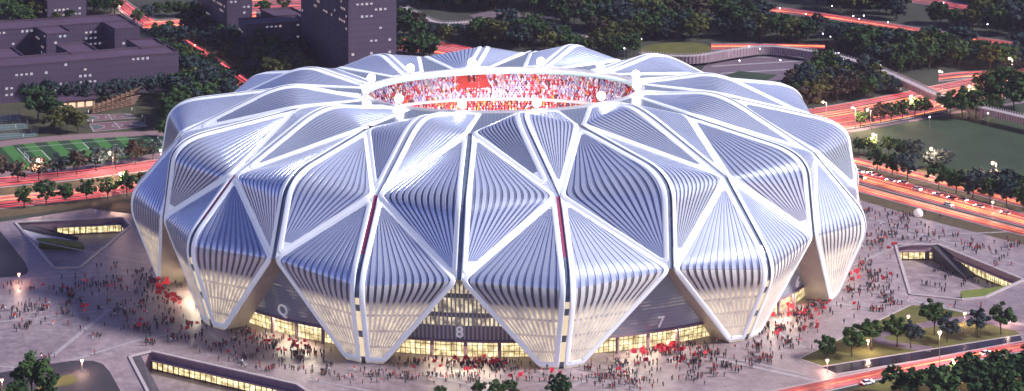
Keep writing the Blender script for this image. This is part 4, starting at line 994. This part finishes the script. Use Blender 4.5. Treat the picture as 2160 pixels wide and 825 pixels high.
WILD_EXTRA = [([(1180, -10), (1560, -16), (1560, 60), (1500, 86), (1330, 92), (1150, 40)], 60, 31), ([(1560, 34), (1640, 38), (1830, 66), (1990, 90), (2030, 140), (1900, 160), (1780, 112), (1560, 86)], 60, 32), ([(1700, 4), (1900, -14), (2260, -14), (2260, 95), (2000, 60), (1800, 34)], 60, 33),
    ([(1990, 96), (2260, 134), (2260, 158), (2050, 146)], 22, 34), ([(845, 58), (1000, 66), (1180, 92), (1170, 106), (860, 92)], 26, 35), ([(845, -8), (1200, -8), (1190, 20), (990, 26), (880, 26)], 30, 36), ([(1690, 150), (1800, 134), (1950, 190), (1860, 208), (1700, 235)], 26, 37), ([(0, -10), (90, -10), (90, 50), (-10, 56)], 12, 38), ([(190, -20), (240, -10), (250, 30), (186, 34)], 8, 39),
    ([(395, 60), (470, 90), (520, 130), (500, 170), (430, 120)], 14, 40), ([(500, 150), (640, 130), (650, 176), (520, 190)], 14, 41), ([(380, 200), (480, 180), (500, 205), (385, 280), (350, 290)], 14, 42), ([(320, 80), (390, 110), (460, 175), (390, 185), (340, 150)], 16, 43)]
for poly, n, sd_ in WILD_EXTRA: scatter(poly, n, 46, ['green', 'blue', 'green', 'olive', 'blue', 'rust'][:5], '', None, 14, sd_)
wild = sorted([t for t in TREES if t[8] and t[6]], key=lambda t: -t[1]); fixed = [t for t in TREES if not t[8]]
keep = max(0, 298-len(fixed))
for t in fixed+wild[:keep]: plant(*t[2:])
V, Fc, Mi, mats = [], [], [], []
for t in wild[keep:]+[t for t in TREES if t[8] and not t[6]]:
    p, h, sh, tn = t[2:6]; mw = R.uniform(1.1, 1.45); mm = Matrix.Translation(p) @ Matrix.Rotation(R.random()*6.28, 4, 'Z') @ Matrix.Diagonal((h*mw, h*mw, h, 1))
    for me in (crown(sh, tn), TRUNK[sh]):
        b0 = len(V); V += [mm @ v.co for v in me.vertices]; m_ = me.materials[0]
        if m_ not in mats: mats.append(m_)
        Fc += [[b0+k for k in q.vertices] for q in me.polygons]; Mi += [mats.index(m_)]*len(me.polygons)
me = bpy.data.meshes.new('wood'); me.from_pydata(V, [], Fc); [me.materials.append(m_) for m_ in mats]; me.polygons.foreach_set('material_index', Mi)
tag(inst('wood', me), 'dense dark wood of small far trees filling the ground beyond the stadium', 'wood', kind='stuff')
# ---------------------------------------------------------------- lamps
def lamp_mesh(h, r, arm):
    m = MB(); m.tube((0, 0, 0), (0, 0, h), .16, .1, 7); m.tube((0, 0, 0), (0, 0, .8), .28, .2, 7)
    if arm: m.tube((0, 0, h), (-arm, 0, h+.35), .08, n=6)
    pole = m.mesh('pole', M_pole); m = MB(); m.ball((-arm, 0, h+.1), r, n=10); g = m.mesh('lamp', M_glow)
    m = MB(); m.tube((-arm, 0, h+.1+r*.7), (-arm, 0, h+.1+r*1.15), r*.75, r*.3, n=8); return pole, g, m.mesh('lamp_cap', M_pole)
LM = {'s': lamp_mesh(11, .78, 1.6), 'g': lamp_mesh(4.2, .62, 0), 't': lamp_mesh(14, .78, 0)}
LIGHTS = {}
for k_, en in (('s', 9000), ('g', 1500), ('t', 9000)):
    LIGHTS[k_] = bpy.data.lights.new('lamp_light', 'POINT'); LIGHTS[k_].energy = en; LIGHTS[k_].color = (1, .6, .42); LIGHTS[k_].shadow_soft_size = .4
def lamp(hx, hy, kind, label, group):
    h = {'s': 11.1, 'g': 4.3, 't': 14.1}[kind]; p = gp(hx, hy, h); p.z = 0
    if kind == 's': p.x += 1.6
    e = empty('street_lamp', p); pl, g, c = LM[kind]; inst('pole', pl, e); inst('lamp', g, e); inst('lamp_cap', c, e); inst('lamp_light', LIGHTS[kind], e, (-1.6 if kind == 's' else 0, 0, h-1.)); tag(e, label, 'lamp', group)
for i, (x, y) in enumerate([(80, 337), (231, 322), (339, 317)]): lamp(x, y, 's', '%s glowing street lamp of three before the striped pitch' % ('left', 'middle', 'right')[i], 'lamps along the left road')
lamp(254, 365, 's', 'glowing street lamp over the near side of the left red road', 'lamps along the left road')
for x, y, lb in [(400, 161, 'glowing lamp among trees right of the nearest low building'), (411, 95, 'glowing lamp on the upper left road, upper of two close together'), (449, 118, 'glowing lamp on the upper left road, lower of two close together'), (252, 12, 'glowing lamp at the top of the upper left road'), (399, 45, 'glowing lamp at the road junction left of the dusky block'), (175, 167, 'lamp in the tree row under the middle of the nearest low building'), (47, 178, 'lamp in the tree row at the left end of the nearest low building'), (274, 166, 'lamp in the tree row under the right part of the nearest low building')]: lamp(x, y, 'g', lb, 'lamps by the upper left blocks')
for i, (x, y) in enumerate([(1842, 283), (1964, 313), (2094, 343)]): lamp(x, y, 's', '%s tall glowing lamp of three along the edge of the right lawn' % ('left', 'middle', 'right')[i], 'lamps by the right lawn')
lamp(2094, 426, 'g', 'low glowing lamp in the verge of the right road', 'lamps by the right lawn')
for x, y, lb in [(1798, 227, 'left lamp on the wide red road at right'), (1830, 231, 'second lamp on the wide red road, by the small trees'), (1922, 203, 'lamp on the wide red road left of the footbridge'), (1982, 150, 'lamp in the trees above the footbridge'), (2045, 181, 'lamp on the wide red road right of the footbridge'), (2129, 123, 'lamp in the trees near the right edge'), (1736, 215, 'lamp at the left end of the wide red road')]: lamp(x, y, 's', lb, 'lamps by the wide red road')
for x, y, k, lb in [(1745, 760, 'g', 'low lamp at the left tip of the garden lawn'), (1831, 718, 'g', 'low lamp between the dark garden trees'), (1916, 667, 'g', 'low lamp near the top corner of the garden lawn'), (2035, 661, 'g', 'low lamp on the upper edge of the garden'), (2125, 661, 'g', 'low lamp inside the rightmost garden tree'), (1982, 701, 't', 'tall slim street lamp with its pole rising before the canal'), (2012, 759, 's', 'street lamp over the lower right road')]: lamp(x, y, k, lb, 'lamps of the garden')
for x, y, lb in [(40, 578, 'low lamp on the tip of the upper dark service yard'), (4, 801, 'low lamp at the left edge along the lower service yard'), (99, 777, 'low lamp by the tree on the lower service yard kerb'), (173, 760, 'low lamp at the top of the lower service yard')]: lamp(x, y, 'g', lb, 'low lamps of the service yards')
sm = MB(); sm.tube((0, 0, 0), (0, 0, 6), .1, n=5); SP_ = sm.mesh('pole', M_pole); sm = MB(); sm.ball((0, 0, 6.4), .34, n=8); SG_ = sm.mesh('lamp', M_glow_w)
for x, y in [(1755, 13), (1800, 34), (1822, 33), (1863, 81), (1736, 71), (1752, 77), (1762, 112), (1769, 112), (1759, 121), (1780, 125), (1818, 131), (1877, 115), (1964, 93), (2083, 51), (2127, 46), (2056, 11), (2050, 24), (1873, 47), (1812, 40), (1990, 6), (1304, 28), (1351, 28), (1381, 40), (1353, 83), (1317, 102), (1560, 128), (1646, 127), (1603, 103), (1580, 97), (946, 54), (985, 57), (2022, 66), (1940, 117), (1858, 138), (2084, 239), (1961, 247), (1645, 18), (1700, 30)]:
    p = gp(x, y, 6.4); p.z = 0; e = empty('park_lamp', p); inst('pole', SP_, e); inst('lamp', SG_, e); tag(e, 'small white park lamp twinkling among the dark trees behind the stadium', 'lamp', 'small white park lamps')

# ---------------------------------------------------------------- cars
def car_mesh(seed, paint):
    m = MB(); L, W_ = 4.5, 1.85
    prof = [(-L/2, .45), (-L/2+.05, .85), (-L/2+.9, .95), (L/2-1.1, .9), (L/2-.1, .72), (L/2, .45)]
    for s in (-1, 1):
        pts = [(x, s*W_/2, z) for x, z in prof]; pts += [(L/2-.1, s*W_/2, .28), (-L/2+.1, s*W_/2, .28)]; m.face(pts if s < 0 else pts[::-1])
    full = prof+[(L/2-.1, .28), (-L/2+.1, .28)]
    for i in range(len(full)):
        a, b2 = full[i], full[(i+1) % len(full)]; m.face([(a[0], W_/2, a[1]), (b2[0], W_/2, b2[1]), (b2[0], -W_/2, b2[1]), (a[0], -W_/2, a[1])])
    body = m.mesh('body', paint); m = MB()
    lo = [(-1.9, -.86, .93), (1.2, -.86, .91), (1.2, .86, .91), (-1.9, .86, .93)]; hi = [(-1.3, -.66, 1.42), (.4, -.66, 1.42), (.4, .66, 1.42), (-1.3, .66, 1.42)]
    for i in range(4): m.face([lo[i], lo[(i+1) % 4], hi[(i+1) % 4], hi[i]])
    gl = m.mesh('window', M_water); m = MB(); m.box((-.45, 0, 1.42), 1.75, 1.36, .05); rf = m.mesh('roof', paint)
    m = MB(); m.tube((0, -.1, 0), (0, .1, 0), .33, n=12); wh = m.mesh('wheel', M_stair)
    m = MB(); m.box((0, 0, -.09), .1, .42, .18); hl = m.mesh('headlight', plain('headlamp', (1, 1, 1), .3, 0, (1, .95, .85), 30.) if 'headlamp' not in MATS else MATS['headlamp'])
    tl = MB(); tl.box((0, 0, -.09), .1, .42, .2); tl = tl.mesh('taillight', plain('taillamp', (1, .1, .1), .3, 0, (1, .06, .04), 22.) if 'taillamp' not in MATS else MATS['taillamp'])
    return body, gl, rf, wh, hl, tl
PAINT = {'white': plain('white_paint', (.75, .75, .78), .3), 'silver': plain('silver_paint', (.42, .43, .48), .3, .5), 'dark': plain('dark_paint', (.06, .05, .08), .3)}
CARM = {k: car_mesh(0, m) for k, m in PAINT.items()}
def car(a, d, col, label, group):
    p = gp(*a); q = gp(*d); e = empty('parked_car' if False else 'car', p+Vector((0, 0, .07)), math.atan2(q.y-p.y, q.x-p.x)); body, gl, rf, wh, hl, tl = CARM[col]
    inst('body', body, e); inst('window', gl, e); inst('roof', rf, e)
    for x in (-1.4, 1.4):
        for y in (-.88, .88): inst('wheel', wh, e, (x, y, .33))
    for y in (-.62, .62): inst('headlight', hl, e, (2.2, y, .68)); inst('taillight', tl, e, (-2.22, y, .72))
    tag(e, label, 'car', group)
CARS = [((1812, 364), 'white', 'white car next to the stadium edge'), ((1838, 369), 'silver', 'silver car behind the leading white one'), ((1850, 374), 'white', 'white car fourth from the stadium'), ((1816, 377), 'dark', 'dark car in the near lane by the stadium'), ((1878, 384), 'white', 'white car between the stadium and the pale globe'), ((1905, 388), 'silver', 'silver car in the far lane above the globe'), ((1934, 401), 'white', 'white car right above the pale globe'), ((1978, 413), 'silver', 'silver car right of the pale globe'), ((2008, 421), 'dark', 'dark car in the near lane right of the globe'), ((2030, 424), 'silver', 'silver car in the middle of the right road'), ((2065, 438), 'white', 'white car towards the right edge'), ((2120, 452), 'silver', 'silver car nearest the right edge'), ((2000, 434), 'white', 'white car turning at the pale lane mark')]
for i, (a, c_, lb) in enumerate(CARS): car(a, (a[0]-38, a[1]-10) if i % 3 else (a[0]+38, a[1]+10), c_, lb+' on the right road', 'cars on the right road')
for a, c_, lb in [((1830, 810), 'white', 'white car on the lower right road by the clump of trees'), ((1886, 790), 'silver', 'silver car on the lower right road near the canal'), ((2080, 748), 'white', 'white car on the lower right road behind the corner trees')]: car(a, (a[0]+50, a[1]-11), c_, lb, 'cars on the lower right road')

# ---------------------------------------------------------------- people and flags
SKIN = plain('skin', (.45, .28, .2), .6)
CLOTH = {n: plain('cloth_'+n, c, .85) for n, c in dict(dark=(.025, .022, .03), navy=(.03, .04, .09), red=(.5, .03, .04), white=(.6, .58, .58), brown=(.1, .06, .045), grey=(.14, .13, .15)).items()}
def person_mesh(pose, top, bottom, sub):
    j = {'pel': (0, 0, .92, .13), 'che': (0, .01, 1.3, .155), 'nec': (0, 0, 1.48, .06), 'hea': (0, -.01, 1.6, .1), 'top': (0, 0, 1.7, .085)}
    st = {'stand': .04, 'walk': .22, 'cheer': .1, 'hold': .06}[pose]
    for s, nm in ((-1, 'l'), (1, 'r')):
        f_ = s*st
        j['hip'+nm] = (s*.1, 0, .86, .095); j['kne'+nm] = (s*.11, -f_*.6-.02, .48, .065); j['ank'+nm] = (s*.11, -f_+.02, .08, .045); j['toe'+nm] = (s*.12, -f_-.13, .04, .04)
        j['sho'+nm] = (s*.2, 0, 1.42, .065)
        if pose == 'cheer': j['elb'+nm] = (s*.32, -.06, 1.6, .045); j['han'+nm] = (s*.28, -.1, 1.86, .04)
        elif pose == 'hold' and s > 0: j['elb'+nm] = (s*.26, -.12, 1.22, .045); j['han'+nm] = (s*.2, -.36, 1.34, .04)
        else: j['elb'+nm] = (s*.27, f_*.35+.02, 1.14, .045); j['han'+nm] = (s*.27, f_*.8-.06, .88, .038)
    ed = [('pel', 'che'), ('che', 'nec'), ('nec', 'hea'), ('hea', 'top')]
    for n_ in 'lr': ed += [('pel', 'hip'+n_), ('hip'+n_, 'kne'+n_), ('kne'+n_, 'ank'+n_), ('ank'+n_, 'toe'+n_), ('che', 'sho'+n_), ('sho'+n_, 'elb'+n_), ('elb'+n_, 'han'+n_)]
    names = list(j); me = bpy.data.meshes.new('p'); me.from_pydata([j[n_][:3] for n_ in names], [(names.index(a), names.index(b2)) for a, b2 in ed], [])
    o = bpy.data.objects.new('p', me); COL.objects.link(o); o.modifiers.new('s', 'SKIN')
    for i, n_ in enumerate(names):
        v = me.skin_vertices[0].data[i]; v.radius = (j[n_][3],)*2; v.use_root = n_ == 'pel'
    if sub: o.modifiers.new('ss', 'SUBSURF').levels = 1
    out = bpy.data.meshes.new_from_object(o.evaluated_get(bpy.context.evaluated_depsgraph_get())); bpy.data.objects.remove(o)
    out.name = 'person'; out.materials.clear()
    for m in (CLOTH[top], CLOTH[bottom], SKIN, CLOTH['dark']): out.materials.append(m)
    for p in out.polygons:
        c = p.center; far = abs(c.x) > .24 and (c.z < .95 or c.z > 1.78)
        p.material_index = 1 if c.z < .9 and abs(c.x) < .23 else 2 if far or 1.5 < c.z < 1.64 and abs(c.x) < .15 else 3 if c.z >= 1.64 and abs(c.x) < .15 else 0
        p.use_smooth = True
    return out
LOOK = [('dark', 'dark'), ('navy', 'dark'), ('brown', 'dark'), ('dark', 'navy'), ('red', 'dark'), ('white', 'navy'), ('grey', 'dark'), ('red', 'white')]
LNAME = ['dark clothes', 'navy top', 'brown top', 'dark top, navy trousers', 'red shirt', 'white top', 'grey clothes', 'red shirt, white trousers']
POSES = ['stand', 'walk', 'cheer', 'hold']; PNAME = ['standing', 'walking', 'raising both arms', 'reaching forward']
PM = {(i, l): person_mesh(POSES[i], *LOOK[l], True) for i in range(4) for l in range(8)}
PL = {(i, l): person_mesh(POSES[i], *LOOK[l], False) for i in range(2) for l in range(8)}
CL = [('on the plaza left of the stadium', .2, [(270, 565, 60, 14, 12), (180, 605, 45, 16, 26), (150, 622, 42, 12, 30), (240, 597, 30, 10, 18), (330, 604, 48, 24, 62), (290, 640, 58, 20, 34), (70, 655, 60, 12, 40), (20, 665, 25, 10, 16), (145, 645, 15, 5, 10), (55, 695, 25, 10, 10), (110, 682, 30, 8, 6), (355, 672, 40, 20, 24), (260, 660, 25, 12, 18), (300, 692, 30, 10, 18), (370, 715, 40, 9, 28), (320, 727, 12, 4, 8), (100, 757, 20, 5, 8), (400, 690, 28, 12, 12), (50, 608, 30, 10, 10), (200, 700, 80, 30, 14)]),
      ('before the left slate entrance', .28, [(560, 725, 70, 18, 64), (640, 752, 60, 16, 56), (520, 702, 40, 10, 22), (500, 757, 40, 10, 18), (590, 780, 40, 7, 18), (670, 785, 40, 10, 22), (460, 730, 30, 14, 14)]),
      ('before the slatted middle entrance', .26, [(900, 768, 70, 10, 34), (1000, 766, 62, 9, 84), (1050, 772, 40, 11, 44), (900, 797, 60, 10, 34), (980, 802, 50, 12, 30), (1100, 795, 40, 10, 18), (790, 797, 70, 12, 34), (1200, 806, 60, 10, 14)]),
      ('on the plaza below the right front petal', .2, [(1290, 792, 78, 14, 52), (1330, 770, 60, 10, 34), (1300, 815, 70, 8, 40), (1450, 800, 60, 14, 20)]),
      ('before the right slate entrance', .3, [(1385, 742, 58, 10, 84), (1460, 768, 60, 13, 40), (1430, 732, 55, 7, 40), (1540, 772, 50, 14, 30), (1500, 748, 40, 8, 26)]),
      ('before the farthest right entrance', .36, [(1690, 664, 38, 14, 70), (1640, 697, 33, 14, 40), (1730, 648, 25, 8, 32), (1665, 727, 25, 10, 22), (1612, 762, 30, 12, 26), (1605, 735, 25, 10, 22), (1690, 700, 30, 14, 16)]),
      ('on the plaza right of the stadium', .3, [(1800, 612, 28, 22, 28), (1850, 592, 30, 22, 40), (1872, 622, 22, 14, 24), (1832, 562, 28, 22, 26), (1842, 505, 38, 28, 40), (1900, 490, 45, 20, 34), (1955, 500, 60, 15, 24), (2060, 522, 40, 10, 24), (2125, 525, 30, 14, 20), (1882, 455, 50, 12, 20), (1835, 446, 15, 9, 10), (1855, 655, 45, 8, 22), (1885, 642, 25, 6, 14), (2035, 652, 48, 5, 14), (2100, 560, 30, 10, 10)])]
cand = []; r = random.Random(21)
HOLESPX = [RIM_A, RIM_B, RIM_C, [(1685, 757), (1921, 642), (2160, 668), (2160, 720), (1734, 775)]]
def inpoly(x, y, poly):
    c = False
    for i in range(len(poly)):
        (x0, y0), (x1, y1) = poly[i-1], poly[i]
        if (y0 > y) != (y1 > y) and x < (x1-x0)*(y-y0)/(y1-y0)+x0: c = not c
    return c
for place, red, cs in CL:
    for cx, cy, rx, ry, n in cs:
        n = int(n*1.4); subs = [(r.gauss(0, .5), r.gauss(0, .5)) for _ in range(max(1, n//5))]
        for i in range(n):
            a, b2 = r.choice(subs) if r.random() < .6 else (r.gauss(0, .8), r.gauss(0, .8)); x = cx+(a+r.gauss(0, .11))*rx; y = cy+(b2+r.gauss(0, .11))*ry
            p = gp(x, y)
            if any(inpoly(x, y, h_) for h_ in HOLESPX) or (p.x/131)**2+(p.y/108)**2 < 1.0: continue
            l = r.choices(range(8), [8, 2, 2, 2, 15*red, 1, 1.5, 5*red])[0]; cand.append((y, p, r.choices(range(4), [5, 4, 1, 1])[0], l, place))
for cx, cy, n in [(1975, 570, 8), (2005, 585, 8), (1960, 600, 6), (1990, 610, 6), (2030, 598, 5), (2050, 590, 4), (2090, 600, 4), (1950, 552, 4), (230, 520, 2)]:
    for i in range(n):
        p = gp(cx+r.gauss(0, 8), cy+r.gauss(0, 4), -6.3)
        if cx > 1900: cand.append((cy, p, r.choice((0, 1)), r.choice((0, 1, 3)), 'in the sunken court at right'))
cand.sort(key=lambda t: -t[0])
for y, p, i, l, place in cand[:300]:
    o = inst('person', PM[(i, l)], None, p+Vector((0, 0, .04))); o.rotation_euler = (0, 0, r.random()*6.28); sc = r.uniform(.98, 1.12); o.scale = (sc*1.08, sc*1.08, sc)
    tag(o, 'person in %s %s %s' % (LNAME[l].replace(' trousers', ''), PNAME[i], place), 'person', 'people in %s %s %s' % (LNAME[l], PNAME[i], place))
V, Fc, Mi = [], [], []; mats = []
for y, p, i, l, place in cand[300:]:
    me = PL[(i % 2, l)]; mm = Matrix.Translation(p+Vector((0, 0, .04))) @ Matrix.Rotation(r.random()*6.28, 4, 'Z') @ Matrix.Scale(r.uniform(1., 1.15), 4); b0 = len(V)
    V += [mm @ v.co for v in me.vertices]
    for q in me.polygons:
        Fc.append([b0+k for k in q.vertices]); m_ = me.materials[q.material_index]
        if m_ not in mats: mats.append(m_)
        Mi.append(mats.index(m_))
me = bpy.data.meshes.new('crowd'); me.from_pydata(V, [], Fc); [me.materials.append(m_) for m_ in mats]; me.polygons.foreach_set('material_index', Mi)
tag(inst('crowd', me), 'distant crowd of small figures scattered over the plaza round the stadium', 'crowd', kind='stuff')
# flags
def flag_mesh(seed):
    rr = random.Random(seed); m = MB(); m.tube((0, 0, 0), (0, 0, 4.6), .05, n=6); pole = m.mesh('pole', M_pole); m = MB(); n = 9; ph = rr.random()*6
    rows = []
    for j in range(5):
        z = 2.3+2.2*j/4
        rows.append([Vector((.05+3.4*i/n*(1-.12*abs(j-2)*i/n), .35*math.sin(ph+i*.9+j*.3)*i/n, z+.55*math.sin(i/n*2.2+ph)*i/n)) for i in range(n+1)])
    m.grid(rows); return pole, m.mesh('cloth', M_flag)
FM = [flag_mesh(i) for i in range(4)]
FLG = [('on the plaza left of the stadium', [(334, 612, 9, 1.5), (362, 640, 9, 1.5), (346, 598, 3, 1), (115, 613, 2, 1.1), (180, 660, 3, 1), (295, 688, 3, 1.1), (292, 644, 3, .9), (410, 690, 2, 1), (175, 602, 2, 1), (308, 666, 2, 1), (230, 606, 2, .9), (395, 700, 2, 1)]),
       ('before the left slate entrance', [(540, 720, 2, 1), (622, 726, 3, 1), (590, 742, 3, 1), (632, 740, 2, 1), (652, 752, 2, 1), (565, 722, 2, 1), (480, 746, 1, 1)]),
       ('before the slatted middle entrance', [(960, 766, 3, 1.1), (1026, 768, 4, 1.1), (1046, 774, 4, 1.1), (995, 786, 3, 1), (880, 775, 1, .9), (920, 774, 2, 1), (1095, 806, 2, 1.2), (1170, 790, 3, 1)]),
       ('before the right slate entrance', [(1396, 740, 9, 1.4), (1420, 744, 5, 1.2), (1378, 754, 8, 1.4), (1432, 762, 3, 1), (1472, 758, 2, 1), (1502, 750, 2, 1), (1310, 792, 2, 1)]),
       ('before the farthest right entrance', [(1658, 668, 9, 1.5), (1690, 668, 4, 1), (1702, 696, 3, 1), (1720, 664, 4, 1), (1712, 690, 3, 1), (1745, 642, 3, 1), (1640, 715, 3, 1), (1800, 642, 1, 1)]),
       ('on the plaza right of the stadium', [(1806, 580, 3, 1), (1788, 600, 3, 1.1), (1869, 592, 4, 1), (1842, 506, 3, .9), (1880, 525, 3, .9), (1792, 590, 2, 1)])]
for place, cs in FLG:
    for x, y, n, s in cs:
        for i in range(n):
            p = gp(x+r.gauss(0, 6+n*1.3), y+r.gauss(0, 2.4+n*.5))
            if (p.x/131)**2+(p.y/108)**2 < 1.0: continue
            pl, c = FM[r.randrange(4)]; e = empty('flag', p+Vector((0, 0, .05)), r.choice((0, PI))+r.gauss(0, .6), s*r.uniform(.34, .6)); inst('pole', pl, e); inst('cloth', c, e)
            tag(e, 'red flag waving above the crowd '+place, 'flag', 'red flags '+place)
# ---------------------------------------------------------------- light
w = bpy.data.worlds.new('World'); scn.world = w; w.use_nodes = True; nt = w.node_tree; bg = nt.nodes['Background']
sky = nt.nodes.new('ShaderNodeTexSky'); sky.sky_type = 'NISHITA'; sky.sun_disc = False
SUN_EL, SUN_AZ = math.radians(36), math.radians(102)     # compass azimuth from +Y (north), clockwise
sky.sun_elevation = SUN_EL; sky.sun_rotation = SUN_AZ; sky.air_density = 1.; sky.dust_density = .3; sky.ozone_density = 4.
nt.links.new(mixc(nt, 1., sky.outputs[0], (.87, .69, 1.), 'MULTIPLY'), bg.inputs[0]); bg.inputs[1].default_value = .05
sd = bpy.data.lights.new('sun', 'SUN'); sd.energy = 2.7; sd.angle = math.radians(9); sd.color = (1, .96, .93)
so = bpy.data.objects.new('sun', sd); COL.objects.link(so)
dv = Vector((math.sin(SUN_AZ)*math.cos(SUN_EL), math.cos(SUN_AZ)*math.cos(SUN_EL), math.sin(SUN_EL)))
so.rotation_euler = dv.to_track_quat('Z', 'Y').to_euler()
vs = scn.view_settings; vs.view_transform = 'Standard'; vs.look = 'None'; vs.gamma = 1; vs.use_curve_mapping = False; vs.exposure = 1.3
scn.cycles.use_denoising = True; scn.cycles.max_bounces = 5; scn.cycles.diffuse_bounces = 2; scn.cycles.glossy_bounces = 3; scn.cycles.caustics_reflective = False

# ---------------------------------------------------------------- dusk air
hm = bpy.data.materials.new('dusk_haze'); hm.use_nodes = True; nt = hm.node_tree; nt.nodes.clear()
pv = nt.nodes.new('ShaderNodeVolumePrincipled'); pv.inputs['Color'].default_value = (.86, .76, .95, 1); pv.inputs['Density'].default_value = .000035; pv.inputs['Anisotropy'].default_value = .2
ou = nt.nodes.new('ShaderNodeOutputMaterial'); nt.links.new(pv.outputs[0], ou.inputs['Volume'])
hb = MB(); lo8 = [Vector((x, y, -9)) for x, y in ((-2700, -1100), (2700, -1100), (2700, 3300), (-2700, 3300))]; hi8 = [p+Vector((0, 0, 330)) for p in lo8]
hb.face(lo8[::-1]); hb.face(hi8)
for i in range(4): hb.face([lo8[i], lo8[(i+1) % 4], hi8[(i+1) % 4], hi8[i]])
tag(hb.build('haze', hm), 'thin purple dusk haze over the whole place', 'haze', kind='stuff')
scn.cycles.volume_bounces = 0
